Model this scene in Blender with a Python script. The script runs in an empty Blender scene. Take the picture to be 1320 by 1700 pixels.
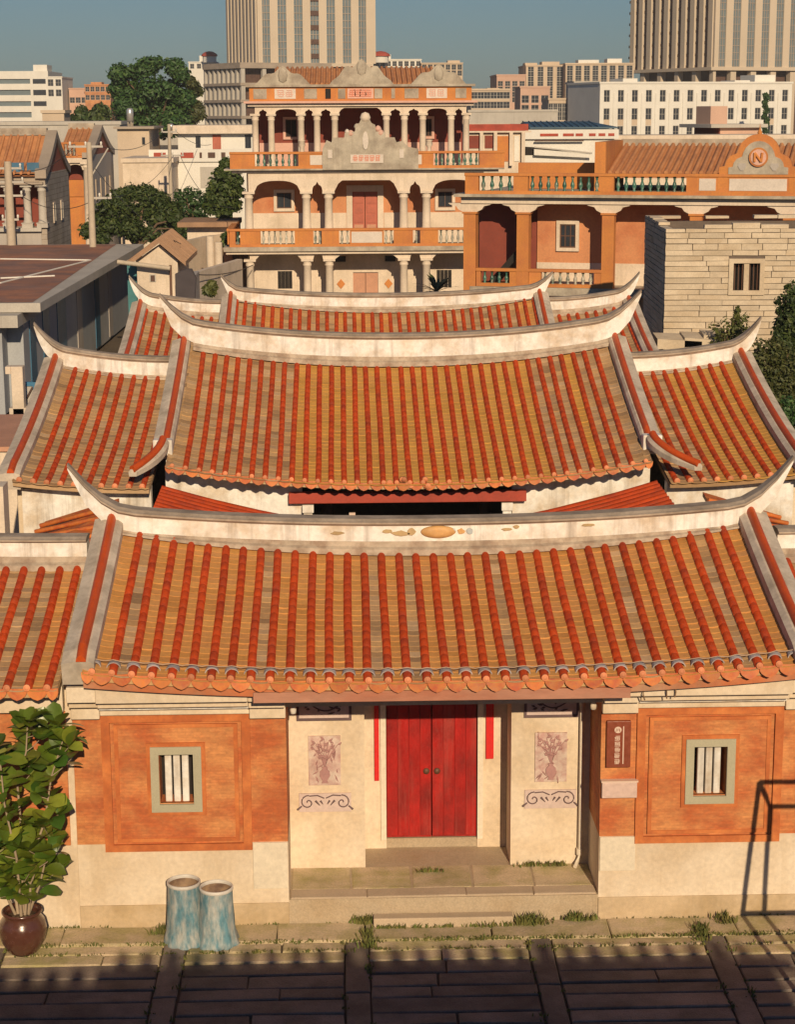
import bpy, math, random
from mathutils import Vector, Matrix
random.seed(7)
sc = bpy.context.scene
# ------------------------------------------------------------------ camera, sky, sun, exposure
PITCH, YAW, ROLL = 0.2113, 0.03, -0.0047
CAM = Vector((-1.5033, -27.0, 12.305)); FPX = 3100.0
cyw, syw, cp, sp = math.cos(YAW), math.sin(YAW), math.cos(PITCH), math.sin(PITCH)
_r = Vector((cyw, -syw, 0)); _fw = Vector((syw*cp, cyw*cp, -sp)); _dn = -Vector((syw*sp, cyw*sp, cp))
cr, sr = math.cos(ROLL), math.sin(ROLL)
RGT, DWN, FWD = cr*_r - sr*_dn, sr*_r + cr*_dn, _fw
cam_d = bpy.data.cameras.new('camera'); cam = bpy.data.objects.new('camera', cam_d); sc.collection.objects.link(cam)
cam_d.sensor_fit = 'VERTICAL'; cam_d.sensor_height = 24.0; cam_d.lens = FPX/1700*24.0
cam_d.clip_start = 0.5; cam_d.clip_end = 8000
up = -DWN
cam.matrix_world = Matrix(((RGT.x, up.x, -FWD.x, CAM.x), (RGT.y, up.y, -FWD.y, CAM.y), (RGT.z, up.z, -FWD.z, CAM.z), (0, 0, 0, 1)))
sc.camera = cam
SUN_EL, SUN_AZ = math.radians(23.3), math.radians(7.5)     # azimuth: towards +x from straight behind the camera
sund = Vector((math.sin(SUN_AZ)*math.cos(SUN_EL), -math.cos(SUN_AZ)*math.cos(SUN_EL), math.sin(SUN_EL)))
w = bpy.data.worlds.new('World'); sc.world = w; w.use_nodes = True
nt = w.node_tree; nt.nodes.clear()
sky = nt.nodes.new('ShaderNodeTexSky'); sky.sky_type = 'NISHITA'; sky.sun_disc = False
sky.sun_elevation = SUN_EL; sky.sun_rotation = math.pi - SUN_AZ
sky.altitude = 0; sky.air_density = 1.2; sky.dust_density = 0.3; sky.ozone_density = 9.0
bg = nt.nodes.new('ShaderNodeBackground'); bg.inputs[1].default_value = 0.053
wo = nt.nodes.new('ShaderNodeOutputWorld')
nt.links.new(sky.outputs[0], bg.inputs[0]); nt.links.new(bg.outputs[0], wo.inputs[0])
sl = bpy.data.lights.new('sun', 'SUN'); sl.energy = 5.0; sl.angle = math.radians(0.5); sl.color = (1.0, 0.775, 0.51)
so = bpy.data.objects.new('sun', sl); sc.collection.objects.link(so)
so.rotation_euler = sund.to_track_quat('Z', 'Y').to_euler(); so.location = (10, -60, 60)
sc.view_settings.view_transform = 'Standard'; sc.view_settings.look = 'None'
sc.view_settings.exposure = -0.18; sc.view_settings.gamma = 1.0; sc.view_settings.use_curve_mapping = False

# ------------------------------------------------------------------ helpers
COL = sc.collection
def at(px, py, Y):
    """place of the photograph's pixel at the surveyed distance Y"""
    d = FWD*FPX + RGT*(px-660) + DWN*(py-850)
    return CAM + d*((Y-CAM.y)/d.y)
class Frame:
    """a facade plane through pixel px at depth Y turned by rot; gives local x,z of pixels on it"""
    def __init__(s, px, Y, rot=0.0, z0=0.0):
        p = at(px, 300, Y); s.o = Vector((p.x, p.y, z0)); s.rot = rot
        s.u = Vector((math.cos(rot), math.sin(rot), 0)); s.n = Vector((-math.sin(rot), math.cos(rot), 0))
    def l(s, px, py, dy=0.0):
        d = FWD*FPX + RGT*(px-660) + DWN*(py-850)
        t = ((s.o + s.n*dy - CAM).dot(s.n))/d.dot(s.n); p = CAM + d*t - s.o
        return p.dot(s.u), p.z
    def x(s, px, py=250, dy=0.0): return s.l(px, py, dy)[0]
    def z(s, px, py, dy=0.0): return s.l(px, py, dy)[1]

def tag(o, label=None, cat=None, group=None, kind=None):
    if label: o['label'] = label
    if cat: o['category'] = cat
    if group: o['group'] = group
    if kind: o['kind'] = kind
    return o
def thing(name, label, cat, loc=(0, 0, 0), rot=0.0, group=None):
    o = bpy.data.objects.new(name, None); COL.objects.link(o)
    o.location = loc; o.rotation_euler = (0, 0, rot); o.empty_display_size = 0.3
    return tag(o, label, cat, group)
def origin(o):
    while o.parent: o = o.parent
    return Vector(o.location)
def inst(name, me, parent, loc=(0, 0, 0), rz=0.0, rx=0.0, sc_=None, ry=0.0):
    o = bpy.data.objects.new(name, me); COL.objects.link(o)
    o.parent = parent; o.location = loc; o.rotation_euler = (rx, ry, rz)
    if sc_ is not None: o.scale = sc_ if hasattr(sc_, '__len__') else (sc_,)*3
    return o
class MB:
    def __init__(s): s.v = []; s.f = []; s.m = []; s.s = []
    def add(s, vs, fs, mi=0, smooth=False):
        b = len(s.v); s.v += [tuple(v) for v in vs]
        for f in fs: s.f.append([b+i for i in f]); s.m.append(mi); s.s.append(smooth)
        return s
    def box(s, x0, x1, y0, y1, z0, z1, mi=0):
        vs = [(x0,y0,z0),(x1,y0,z0),(x1,y1,z0),(x0,y1,z0),(x0,y0,z1),(x1,y0,z1),(x1,y1,z1),(x0,y1,z1)]
        return s.add(vs, [(0,3,2,1),(4,5,6,7),(0,1,5,4),(1,2,6,5),(2,3,7,6),(3,0,4,7)], mi)
    def tube(s, pts, r, n=8, mi=0, caps=True, smooth=True):
        pts = [Vector(p) for p in pts]; rs = r if hasattr(r, '__len__') else [r]*len(pts)
        vs = []; fs = []
        for i, p in enumerate(pts):
            t = (pts[min(i+1, len(pts)-1)] - pts[max(i-1, 0)]).normalized()
            a = Vector((0, 0, 1)) if abs(t.z) < .9 else Vector((1, 0, 0))
            u = t.cross(a).normalized(); w_ = t.cross(u)
            for k in range(n):
                q = 2*math.pi*k/n; vs.append(p + (u*math.cos(q) + w_*math.sin(q))*rs[i])
        for i in range(len(pts)-1):
            for k in range(n):
                a_, b_ = i*n+k, i*n+(k+1) % n; fs.append((a_, b_, b_+n, a_+n))
        s.add(vs, fs, mi, smooth)
        if caps:
            s.add(vs[:n], [tuple(range(n))], mi); s.add(vs[-n:], [tuple(reversed(range(n)))], mi)
        return s
    def lathe(s, prof, n=16, c=(0, 0, 0), mi=0, smooth=True):
        vs = []; fs = []
        for r, z in prof:
            for k in range(n):
                q = 2*math.pi*k/n; vs.append((c[0]+r*math.cos(q), c[1]+r*math.sin(q), c[2]+z))
        for i in range(len(prof)-1):
            for k in range(n):
                a_, b_ = i*n+k, i*n+(k+1) % n; fs.append((a_, b_, b_+n, a_+n))
        return s.add(vs, fs, mi, smooth)
    def prism(s, poly, y0, y1, mi=0):
        """polygon in x,z (anticlockwise seen from -y) pushed from y0 to y1"""
        n = len(poly); vs = [(x, y0, z) for x, z in poly] + [(x, y1, z) for x, z in poly]
        fs = [tuple(range(n)), tuple(range(2*n-1, n-1, -1))] + [(i, i+n, (i+1) % n+n, (i+1) % n) for i in range(n)]
        return s.add(vs, fs, mi)
    def prismx(s, poly, x0, x1, mi=0):
        """polygon in y,z pushed along x"""
        n = len(poly); vs = [(x0, y, z) for y, z in poly] + [(x1, y, z) for y, z in poly]
        fs = [tuple(range(n-1, -1, -1)), tuple(range(n, 2*n))] + [(i, (i+1) % n, (i+1) % n+n, i+n) for i in range(n)]
        return s.add(vs, fs, mi)
    def wall(s, x0, x1, z0, z1, y0, y1, holes=(), mi=0):
        """a wall in the xz plane with true openings"""
        xs = sorted({x0, x1} | {h[0] for h in holes} | {h[1] for h in holes}); zs = sorted({z0, z1} | {h[2] for h in holes} | {h[3] for h in holes})
        xs = [x for x in xs if x0 <= x <= x1]; zs = [z for z in zs if z0 <= z <= z1]
        def solid(i, j):
            if i < 0 or j < 0 or i >= len(xs)-1 or j >= len(zs)-1: return False
            cx_, cz_ = (xs[i]+xs[i+1])/2, (zs[j]+zs[j+1])/2
            return not any(h[0] < cx_ < h[1] and h[2] < cz_ < h[3] for h in holes)
        for i in range(len(xs)-1):
            for j in range(len(zs)-1):
                if not solid(i, j): continue
                a, b, c, d = xs[i], xs[i+1], zs[j], zs[j+1]
                s.add([(a,y0,c),(b,y0,c),(b,y0,d),(a,y0,d)], [(0,1,2,3)], mi)
                s.add([(a,y1,c),(b,y1,c),(b,y1,d),(a,y1,d)], [(3,2,1,0)], mi)
                if not solid(i-1, j): s.add([(a,y0,c),(a,y0,d),(a,y1,d),(a,y1,c)], [(0,1,2,3)], mi)
                if not solid(i+1, j): s.add([(b,y0,c),(b,y1,c),(b,y1,d),(b,y0,d)], [(0,1,2,3)], mi)
                if not solid(i, j-1): s.add([(a,y0,c),(a,y1,c),(b,y1,c),(b,y0,c)], [(0,1,2,3)], mi)
                if not solid(i, j+1): s.add([(a,y0,d),(b,y0,d),(b,y1,d),(a,y1,d)], [(0,1,2,3)], mi)
        return s
    def mesh(s, name, mats, off=None):
        me = bpy.data.meshes.new(name)
        vs = s.v if off is None else [(v[0]-off[0], v[1]-off[1], v[2]-off[2]) for v in s.v]
        me.from_pydata(vs, [], s.f)
        for m in (mats if isinstance(mats, (list, tuple)) else [mats]): me.materials.append(m)
        me.polygons.foreach_set('material_index', s.m); me.polygons.foreach_set('use_smooth', s.s)
        me.update(); return me
    def build(s, name, mats, parent=None, local=False, bevel=0.0):
        """local=False: coordinates are world ones and the parent stands unrotated"""
        off = origin(parent) if (parent is not None and not local) else None
        o = bpy.data.objects.new(name, s.mesh(name, mats, off)); COL.objects.link(o)
        if parent is not None: o.parent = parent
        if bevel:
            b = o.modifiers.new('bevel', 'BEVEL'); b.width = bevel; b.segments = 2; b.limit_method = 'ANGLE'
        return o

# ------------------------------------------------------------------ materials
def mat(name, col, rough=0.8, var=0.25, scale=1.5, fine=14.0, fvar=0.12, col2=None, amt=0.5, s2=2.5, island=0.0, icol=None,
        bump=0.15, streak=0.0, stcol=(0.10, 0.085, 0.07), brick=None, metal=0.0, spec=0.5, rand=0.0, stretch=None, coat=0.0):
    m = bpy.data.materials.new(name); m.use_nodes = True
    n = m.node_tree.nodes; L = m.node_tree.links; b = n['Principled BSDF']
    b.inputs['Roughness'].default_value = rough; b.inputs['Metallic'].default_value = metal
    b.inputs['Specular IOR Level'].default_value = spec; b.inputs['Coat Weight'].default_value = coat
    tc = n.new('ShaderNodeTexCoord'); oi = n.new('ShaderNodeObjectInfo')
    ad = n.new('ShaderNodeVectorMath'); ad.operation = 'MULTIPLY_ADD'
    ad.inputs[1].default_value = (1, 1, 1)
    cm = n.new('ShaderNodeVectorMath'); cm.operation = 'SCALE'; cm.inputs['Scale'].default_value = 37.0
    cb = n.new('ShaderNodeCombineXYZ')
    for i in range(3): L.new(oi.outputs['Random'], cb.inputs[i])
    L.new(cb.outputs[0], cm.inputs[0]); L.new(tc.outputs['Object'], ad.inputs[0]); L.new(cm.outputs[0], ad.inputs[2])
    vec = ad.outputs[0]
    if stretch:
        mp = n.new('ShaderNodeVectorMath'); mp.operation = 'MULTIPLY'; mp.inputs[1].default_value = stretch
        L.new(vec, mp.inputs[0]); vecs = mp.outputs[0]
    else: vecs = vec
    def noise(sc_, det=4, v=None, ro=0.6):
        t = n.new('ShaderNodeTexNoise'); t.inputs['Scale'].default_value = sc_; t.inputs['Detail'].default_value = det
        t.inputs['Roughness'].default_value = ro; L.new(v or vecs, t.inputs['Vector']); return t.outputs['Fac']
    def mr(src, a, b_, c, d):
        t = n.new('ShaderNodeMapRange'); t.inputs[1].default_value = a; t.inputs[2].default_value = b_
        t.inputs[3].default_value = c; t.inputs[4].default_value = d; L.new(src, t.inputs[0]); return t.outputs[0]
    def mix(fac, a, b_, mode='MIX'):
        t = n.new('ShaderNodeMix'); t.data_type = 'RGBA'; t.blend_type = mode
        if isinstance(fac, float): t.inputs[0].default_value = fac
        else: L.new(fac, t.inputs[0])
        for k, q in ((6, a), (7, b_)):
            if isinstance(q, tuple): t.inputs[k].default_value = (*q, 1)
            else: L.new(q, t.inputs[k])
        return t.outputs[2]
    def scale_col(c, f):
        t = n.new('ShaderNodeVectorMath'); t.operation = 'SCALE'; L.new(c, t.inputs[0]); L.new(f, t.inputs['Scale']); return t.outputs[0]
    rgb = n.new('ShaderNodeRGB'); rgb.outputs[0].default_value = (*col, 1); c = rgb.outputs[0]
    if col2: c = mix(mr(noise(s2, 5), 0.5-0.12+(.5-amt)*.4, 0.5+0.12+(.5-amt)*.4, 0, 1), c, col2)
    if icol or island:
        g = n.new('ShaderNodeNewGeometry'); r1 = n.new('ShaderNodeMath'); r1.operation = 'MULTIPLY_ADD'; r1.inputs[1].default_value = 17.31; L.new(oi.outputs['Random'], r1.inputs[0]); L.new(g.outputs['Random Per Island'], r1.inputs[2]); r2 = n.new('ShaderNodeMath'); r2.operation = 'FRACT'; L.new(r1.outputs[0], r2.inputs[0]); ri = r2.outputs[0]
        if icol:
            cr_ = n.new('ShaderNodeValToRGB'); e = cr_.color_ramp; e.interpolation = 'LINEAR'
            while len(e.elements) < len(icol): e.elements.new(0.5)
            for k, q in enumerate(icol): e.elements[k].position = k/(len(icol)-1); e.elements[k].color = (*q, 1)
            L.new(ri, cr_.inputs[0]); c = mix(0.75, c, cr_.outputs[0])
        if island:
            c = scale_col(c, mr(ri, 0, 1, 1-island, 1+island))
    if rand: c = scale_col(c, mr(oi.outputs['Random'], 0, 1, 1-rand, 1+rand))
    if var: c = scale_col(c, mr(noise(scale, 5), 0.25, 0.75, 1-var, 1+var))
    fn = noise(fine, 4)
    if fvar: c = scale_col(c, mr(fn, 0.25, 0.75, 1-fvar, 1+fvar))
    if streak:
        ms = n.new('ShaderNodeVectorMath'); ms.operation = 'MULTIPLY'; ms.inputs[1].default_value = (1, 1, 0.07)
        L.new(vec, ms.inputs[0]); c = mix(mr(noise(3.2, 5, ms.outputs[0], 0.7), 0.52, 0.75, 0, streak), c, stcol)
    h = None
    if brick:
        bw, bh, bc, mo = brick
        sx = n.new('ShaderNodeSeparateXYZ'); L.new(tc.outputs['Object'], sx.inputs[0]); cx_ = n.new('ShaderNodeCombineXYZ')
        sm = n.new('ShaderNodeMath'); sm.operation = 'ADD'; L.new(sx.outputs[0], sm.inputs[0]); L.new(sx.outputs[1], sm.inputs[1])
        L.new(sm.outputs[0], cx_.inputs[0]); L.new(sx.outputs[2], cx_.inputs[1])
        bt = n.new('ShaderNodeTexBrick'); bt.inputs['Scale'].default_value = 1.0; bt.inputs['Brick Width'].default_value = bw
        bt.inputs['Row Height'].default_value = bh; bt.inputs['Mortar Size'].default_value = mo; bt.inputs['Mortar Smooth'].default_value = .3
        bt.inputs['Color1'].default_value = (.9, .9, .9, 1); bt.inputs['Color2'].default_value = (1.1, 1.1, 1.1, 1); bt.inputs['Mortar'].default_value = (*bc, 1)
        L.new(cx_.outputs[0], bt.inputs['Vector']); c = mix(1.0, c, bt.outputs['Color'], 'MULTIPLY'); h = bt.outputs['Fac']
    L.new(c, b.inputs['Base Color'])
    L.new(mr(fn, .2, .8, max(0.03, rough-.12), min(1, rough+.12)), b.inputs['Roughness'])
    if bump:
        bp = n.new('ShaderNodeBump'); bp.inputs['Strength'].default_value = bump; bp.inputs['Distance'].default_value = 0.02
        L.new(fn, bp.inputs['Height']); L.new(bp.outputs[0], b.inputs['Normal'])
    return m
M = {}
M['roll'] = mat('red_roll_tile', (0.385, 0.047, 0.0075), 0.68, var=.22, scale=1.4, fvar=.2, fine=22, island=.03, rand=.07, col2=(.27, .035, .012), amt=.34, s2=2.1, streak=.25, stcol=(.20, .085, .045), bump=.25, spec=.2)
M['strip'] = mat('orange_red_ridge_tile', (0.50, 0.075, 0.011), 0.5, var=.2, scale=1.2, fvar=.12, bump=.08, spec=.4)
M['pan_new'] = mat('ochre_pan_tile', (0.55, 0.265, 0.072), 0.75, var=.16, scale=1.3, island=.07, icol=[(.51, .24, .062), (.58, .285, .072), (.53, .255, .082), (.61, .315, .085), (.47, .235, .085)], col2=(.36, .20, .09), amt=.32, s2=1.3)
M['pan_gold'] = mat('golden_pan_tile', (0.52, 0.275, 0.06), 0.7, var=.14, scale=1.3, island=.06, icol=[(.50, .265, .055), (.55, .30, .065), (.48, .25, .07)])
M['kerb'] = mat('pale_kerb_stone', (.52, .41, .27), .88, var=.18, scale=1.5, fine=35, fvar=.22, rand=.1, col2=(.36, .31, .14), amt=.45, s2=2.0, bump=.5)  # kerb, porch floor and sunlit paving rows; the rows' sunlight is in this colour
M['patch'] = mat('newer_cream_plaster', (.68, .60, .47), .88, var=.07, scale=1.2)
M['pan_old'] = mat('weathered_pan_tile', (0.42, 0.26, 0.13), 0.85, var=.14, scale=.8, island=.14, icol=[(.27, .165, .085), (.48, .30, .14), (.40, .23, .095), (.56, .39, .22), (.31, .20, .11), (.50, .31, .13), (.42, .28, .15)], col2=(.27, .185, .11), amt=.3, s2=1.1)
M['drip'] = mat('orange_drip_tile', (0.54, 0.165, 0.03), 0.6, var=.22, col2=(.40, .075, .02), amt=.4, s2=6, rand=.18)
M['cap'] = mat('pink_tile_end', (0.60, 0.22, 0.10), 0.7, rand=.2)
M['white'] = mat('white_lime_plaster', (0.78, 0.765, 0.72), 0.85, var=.1, scale=1.3, col2=(.58, .49, .38), amt=.4, s2=1.7, streak=.75, stcol=(.27, .225, .18), fine=9, fvar=.14, bump=.35)
M['grey'] = mat('grey_weathered_plaster', (0.40, 0.325, 0.25), 0.9, var=.25, col2=(.27, .21, .155), amt=.45, s2=2.2, bump=.3)
M['cream'] = mat('cream_wall_plaster', (0.68, 0.575, 0.44), 0.88, var=.09, scale=.7, col2=(.58, .46, .32), amt=.38, s2=.9, streak=.3, stcol=(.40, .29, .16), bump=.15)
M['stone'] = mat('granite', (0.44, 0.35, 0.24), 0.85, var=.2, fine=40, fvar=.2, rand=.1, col2=(.33, .25, .16), amt=.35, s2=1.5, bump=.3)
M['brick'] = mat('red_brickwork', (0.56, 0.235, 0.082), 0.85, var=.12, scale=.9, col2=(.44, .115, .035), amt=.46, s2=1.25, fine=14, fvar=.2, brick=(.24, .045, (.94, .92, .90), .005), stretch=(1, 1, 1.6), streak=.12, stcol=(.30, .12, .06), bump=.2)
M['brickf'] = mat('red_brick_border', (0.47, 0.125, 0.032), 0.8, var=.2, scale=2, col2=(.54, .18, .05), amt=.4, s2=2, fine=12, fvar=.15)
M['winstone'] = mat('grey_green_stone', (0.40, 0.37, 0.26), 0.8, var=.08, fine=60, fvar=.12)
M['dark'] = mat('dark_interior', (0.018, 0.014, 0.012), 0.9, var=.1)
M['redpaint'] = mat('red_door_paint', (0.38, 0.012, 0.009), 0.4, var=.22, scale=2, col2=(.22, .012, .010), amt=.45, s2=1.6, fine=30, streak=.5, stcol=(.42, .13, .10), bump=.1)
M['couplet'] = mat('red_paper', (0.60, 0.010, 0.008), 0.6, var=.08)
M['fascia'] = mat('faded_red_timber', (0.42, 0.20, 0.13), 0.7, var=.2, scale=1, col2=(.38, .14, .08), amt=.35, stretch=(.3, 1, 1))
M['redbeam'] = mat('red_beam', (0.34, 0.045, 0.022), 0.6, var=.2)
M['wood'] = mat('dark_brown_wood', (0.12, 0.055, 0.03), 0.6, var=.25)
M['carve'] = mat('pale_carved_stone', (0.58, 0.46, 0.42), 0.8, var=.08)
M['ink'] = mat('dark_relief_stone', (0.13, 0.085, 0.09), 0.8)
M['pinkcarve'] = mat('faded_rose_stone', (0.47, 0.29, 0.26), 0.8, col2=(.56, .46, .40), amt=.55, s2=6)
M['board'] = mat('brown_sign_board', (0.22, 0.050, 0.022), 0.45, var=.12)
M['letter'] = mat('pale_lettering', (0.66, 0.50, 0.40), 0.6, var=0, fvar=0, bump=0)
M['pipe'] = mat('white_pipe', (0.70, 0.62, 0.50), 0.5, var=.05)
M['meter'] = mat('pale_pink_metal', (0.60, 0.44, 0.38), 0.5, var=.1)
M['glaze'] = mat('brown_glaze', (0.085, 0.033, 0.022), 0.22, var=.2, coat=.3)
M['soil'] = mat('soil', (0.09, 0.055, 0.03), 0.95)
M['bluepaint'] = mat('flaking_blue_paint', (0.10, 0.22, 0.27), 0.7, var=.2, col2=(.40, .41, .38), amt=.5, s2=7, fine=20, fvar=.25, stretch=(1, 1, .35), bump=.4)
M['rim'] = mat('pale_drum_rim', (0.55, 0.52, 0.47), 0.6)
M['rust'] = mat('rusty_inside', (0.30, 0.20, 0.12), 0.8, col2=(.08, .04, .03), amt=.45)
M['steel'] = mat('red_oxide_steel', (0.16, 0.04, 0.03), 0.6)
M['wire'] = mat('black_wire', (0.04, 0.035, 0.035), 0.6, var=0)
M['clip'] = mat('grey_clip', (0.36, 0.33, 0.33), 0.7, rand=.15)
M['cable'] = mat('tan_cable', (0.42, 0.30, 0.21), 0.6)
M['slab'] = mat('worn_paving_stone', (0.21, 0.168, 0.135), 0.85, var=.32, scale=1.2, fine=35, fvar=.22, rand=.18, col2=(.14, .11, .085), amt=.42, s2=1.6, bump=.6)  # base colour darkened to deepen the courtyard shadow
M['earth'] = mat('packed_earth', (0.10, 0.075, 0.05), 0.95, var=.3, scale=.3)
M['moss'] = mat('moss_and_weeds', (0.10, 0.12, 0.022), 0.9, island=.4, icol=[(.11, .12, .02), (.20, .17, .05), (.07, .11, .02), (.16, .12, .04)])
def leafmat(name, cols, rough=.45, trans=.25):
    m = mat(name, cols[0], rough, var=.1, island=.2, icol=cols, bump=0, rand=.2)
    b = m.node_tree.nodes['Principled BSDF']; b.inputs['Transmission Weight'].default_value = 0.0
    return m
M['bigleaf'] = leafmat('broad_leaf', [(.07, .13, .012), (.20, .22, .025), (.04, .11, .018), (.27, .27, .035)], .35)
M['oldleaf'] = leafmat('yellow_green_leaf', [(.16, .17, .03), (.20, .19, .04)], .4)
M['twig'] = mat('pale_bark', (.36, .28, .19), .85)
M['bark'] = mat('brown_bark', (.14, .09, .055), .9)
M['leafA'] = leafmat('dark_green_leaves', [(.020, .042, .008), (.055, .085, .013), (.030, .060, .010), (.09, .11, .018)], .6)
M['leafB'] = leafmat('deep_green_leaves', [(.016, .052, .012), (.045, .10, .02), (.026, .072, .016), (.07, .125, .022)], .6)
M['leafC'] = leafmat('olive_leaves', [(.05, .065, .012), (.10, .10, .02), (.035, .055, .012), (.12, .12, .03)], .6)
M['plinth'] = mat('tan_stone_plinth', (.52, .40, .26), .88, var=.12, col2=(.40, .29, .16), amt=.35, s2=1.2, streak=.25, stcol=(.22, .17, .08))
M['porchs'] = mat('porch_edge_stone', (.50, .39, .27), .85, var=.15, fine=40, fvar=.15, rand=.08)
M['eaveb'] = mat('orange_eave_board', (.46, .14, .05), .75, var=.2, col2=(.40, .22, .13), amt=.35, s2=1.2)
M['rollg'] = mat('glossy_orange_roll_tile', (0.50, 0.085, 0.018), 0.25, var=.25, scale=2, fvar=.15)
# ------------------------------------------------------------------ Minnan roofs
def lerp(a, b, t): return a+(b-a)*t
class Roof:
    def __init__(s, xr, xe, yr, ye, zr, ze, sag=0.0):
        s.xr, s.xe, s.yr, s.ye, s.zr, s.ze, s.sag = xr, xe, yr, ye, zr, ze, sag
    def p(s, t, v, up=0.0):
        x = lerp(lerp(*s.xr, t), lerp(*s.xe, t), v)
        z = lerp(s.zr(t), s.ze(t), v) - s.sag*4*v*(1-v)
        q = Vector((x, lerp(s.yr, s.ye, v), z))
        return q + s.n(t, v)*up if up else q
    def n(s, t, v):
        e = .01; a, b = s.p(t, v-e), s.p(t, v+e); d = b-a
        return Vector((0, d.z, -d.y)).normalized() if d.y < 0 else Vector((0, -d.z, d.y)).normalized()
_drip = None
def drip_mesh(w):
    mb = MB(); h = w*.5
    poly = [(-h, .02), (-h*.97, -.045), (-h*.8, -.085), (-h*.42, -.118), (0, -.138), (h*.42, -.118), (h*.8, -.085), (h*.97, -.045), (h, .02)]
    poly = [(x, z + (.018*(1-(x/h)**2)*-1)) for x, z in poly]
    mb.prism(poly, -.012, .012); return mb.mesh('drip_tile', M['drip'])
def cap_mesh(r=.062):
    mb = MB(); n = 12; vs = []
    mb.lathe([(0, -.02), (r*.7, -.022), (r*.78, -.012), (r, -.02), (r*1.02, .0), (r, .03), (0, .03)], n)
    mb.v = [(x, z, y) for x, y, z in mb.v]
    return mb.mesh('tile_end', M['cap'])
def make_roof(house, R, pitch, panmat, back=None, drips=True, tube_r=.065, courses=26, segs=17, name='roof', tubes=True, jitter=.012, skip=(0, 0)):
    """panmat(f): material of the channel at share f of the width; back=(y, z) of the rear eave"""
    wid = abs(R.xr[1]-R.xr[0]); n = max(2, round(wid/pitch))
    mb = MB(); T, V = 24, 10
    vs = [R.p(i/T, j/V, -.05) for i in range(T+1) for j in range(V+1)]
    ws = [q - Vector((0, 0, .09)) for q in vs]; N = len(vs); W = V+1
    fs = [(i*W+j, i*W+j+1, (i+1)*W+j+1, (i+1)*W+j) for i in range(T) for j in range(V)]
    mb.add(vs+ws, fs + [tuple(a+N for a in reversed(f)) for f in fs]
           + [(i*W+V, i*W+V+N, (i+1)*W+V+N, (i+1)*W+V) for i in range(T)]
           + [(j, j+N, j+1+N, j+1) for j in range(V)] + [(T*W+j+1, T*W+j+1+N, T*W+j+N, T*W+j) for j in range(V)])
    if back:
        by, bz = back; vs = []
        for i in range(T+1):
            a = R.p(i/T, 0, -.05); 
            for j in range(V+1):
                v = j/V; vs.append(Vector((a.x, lerp(R.yr, by, v), lerp(a.z, bz+(R.ze(i/T)-R.ze(.5)), v) - R.sag*4*v*(1-v))))
        ws = [q - Vector((0, 0, .09)) for q in vs]; N = len(vs)
        fs = [(i*W+j, (i+1)*W+j, (i+1)*W+j+1, i*W+j+1) for i in range(T) for j in range(V)]
        mb.add(vs+ws, fs + [tuple(a+N for a in reversed(f)) for f in fs]
               + [(i*W+V, (i+1)*W+V, (i+1)*W+V+N, i*W+V+N) for i in range(T)])
    roof = mb.build(name, M['pan_old'], house)
    off = origin(house)
    for i in range(n+1):                     # channels of flat tiles
        t0, t1 = max(0, (i-.5)/n), min(1, (i+.5)/n)
        mb = MB(); c = panmat(i/n); k = 5
        for j in range(courses):
            va, vb = j/courses, (j+1)/courses*1.0 + .012
            ja = random.uniform(-jitter, jitter)*.6; tw = random.uniform(-.008, .008); lift = random.uniform(.001, .004) if random.random() < .9 else random.uniform(.006, .016); vb += ja/6
            top = []; bot = []; lip = []
            for q in range(k):
                u = q/(k-1); dz = .022*(2*u-1)**2 - .012; t = lerp(t0, t1, u)
                top.append(R.p(t, va, dz - .008)); bot.append(R.p(t, vb, dz + lift + tw*(u-.5))); lip.append(R.p(t, vb, dz - .012))
            v_ = top+bot+lip
            mb.add(v_, [(q, q+k, q+k+1, q+1) for q in range(k-1)] + [(q+k, q+2*k, q+2*k+1, q+k+1) for q in range(k-1)])
        mb.build('pan_tiles', c, roof)
    if tubes:
        for i in range(skip[0], n-skip[1]):
            t = (i+.5)/n; mb = MB(); w1 = random.uniform(-.007, .007); ph = random.uniform(0, 6.28)
            for j in range(segs):
                va, vb = j/segs, (j+1)/segs + .006
                vs = []; K = 7; wob = random.uniform(-.0015, .0015)
                for v, r, h in ((va, tube_r*.997, 0.0), (vb, tube_r*1.003, .0005)):
                    c = R.p(t, v, h); nn = R.n(t, v); c = c + Vector((w1+wob+.006*math.sin(v*5.5+ph), 0, 0)) + nn*(.004*math.sin(v*7+2*ph))
                    for q in range(K):
                        a = math.pi*q/(K-1); vs.append(c + Vector((math.cos(a)*r, 0, 0)) + nn*(math.sin(a)*r*1.05))
                e = vs[K:]; 
                mb.add(vs, [(q, q+1, q+1+K, q+K) for q in range(K-1)] + [tuple(range(K, 2*K))], 0, False)
                mb.s[-K:-1] = [True]*(K-1)
            mb.build('roll_tile', M['roll'], roof)
    if drips:
        dm, cm = drip_mesh(wid/n*1.0), cap_mesh(tube_r*.78)
        for i in range(n+1):
            t = min(1-.25/n, max(.25/n, i/n)); q = R.p(t, 1.0) - off
            o = inst('drip_tile', dm, roof, (q.x, q.y-.02+random.uniform(-.01, .01), q.z-.012), rx=-.18+random.uniform(-.06, .06), ry=random.uniform(-.05, .05))
            if i in (0, n): o.scale.x = .6
        for i in range(n):
            q = R.p((i+.5)/n, 1.0, .03) - off
            inst('tile_end', cm, roof, (q.x, q.y-.035, q.z), rx=-.12)
    return roof, n
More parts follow.
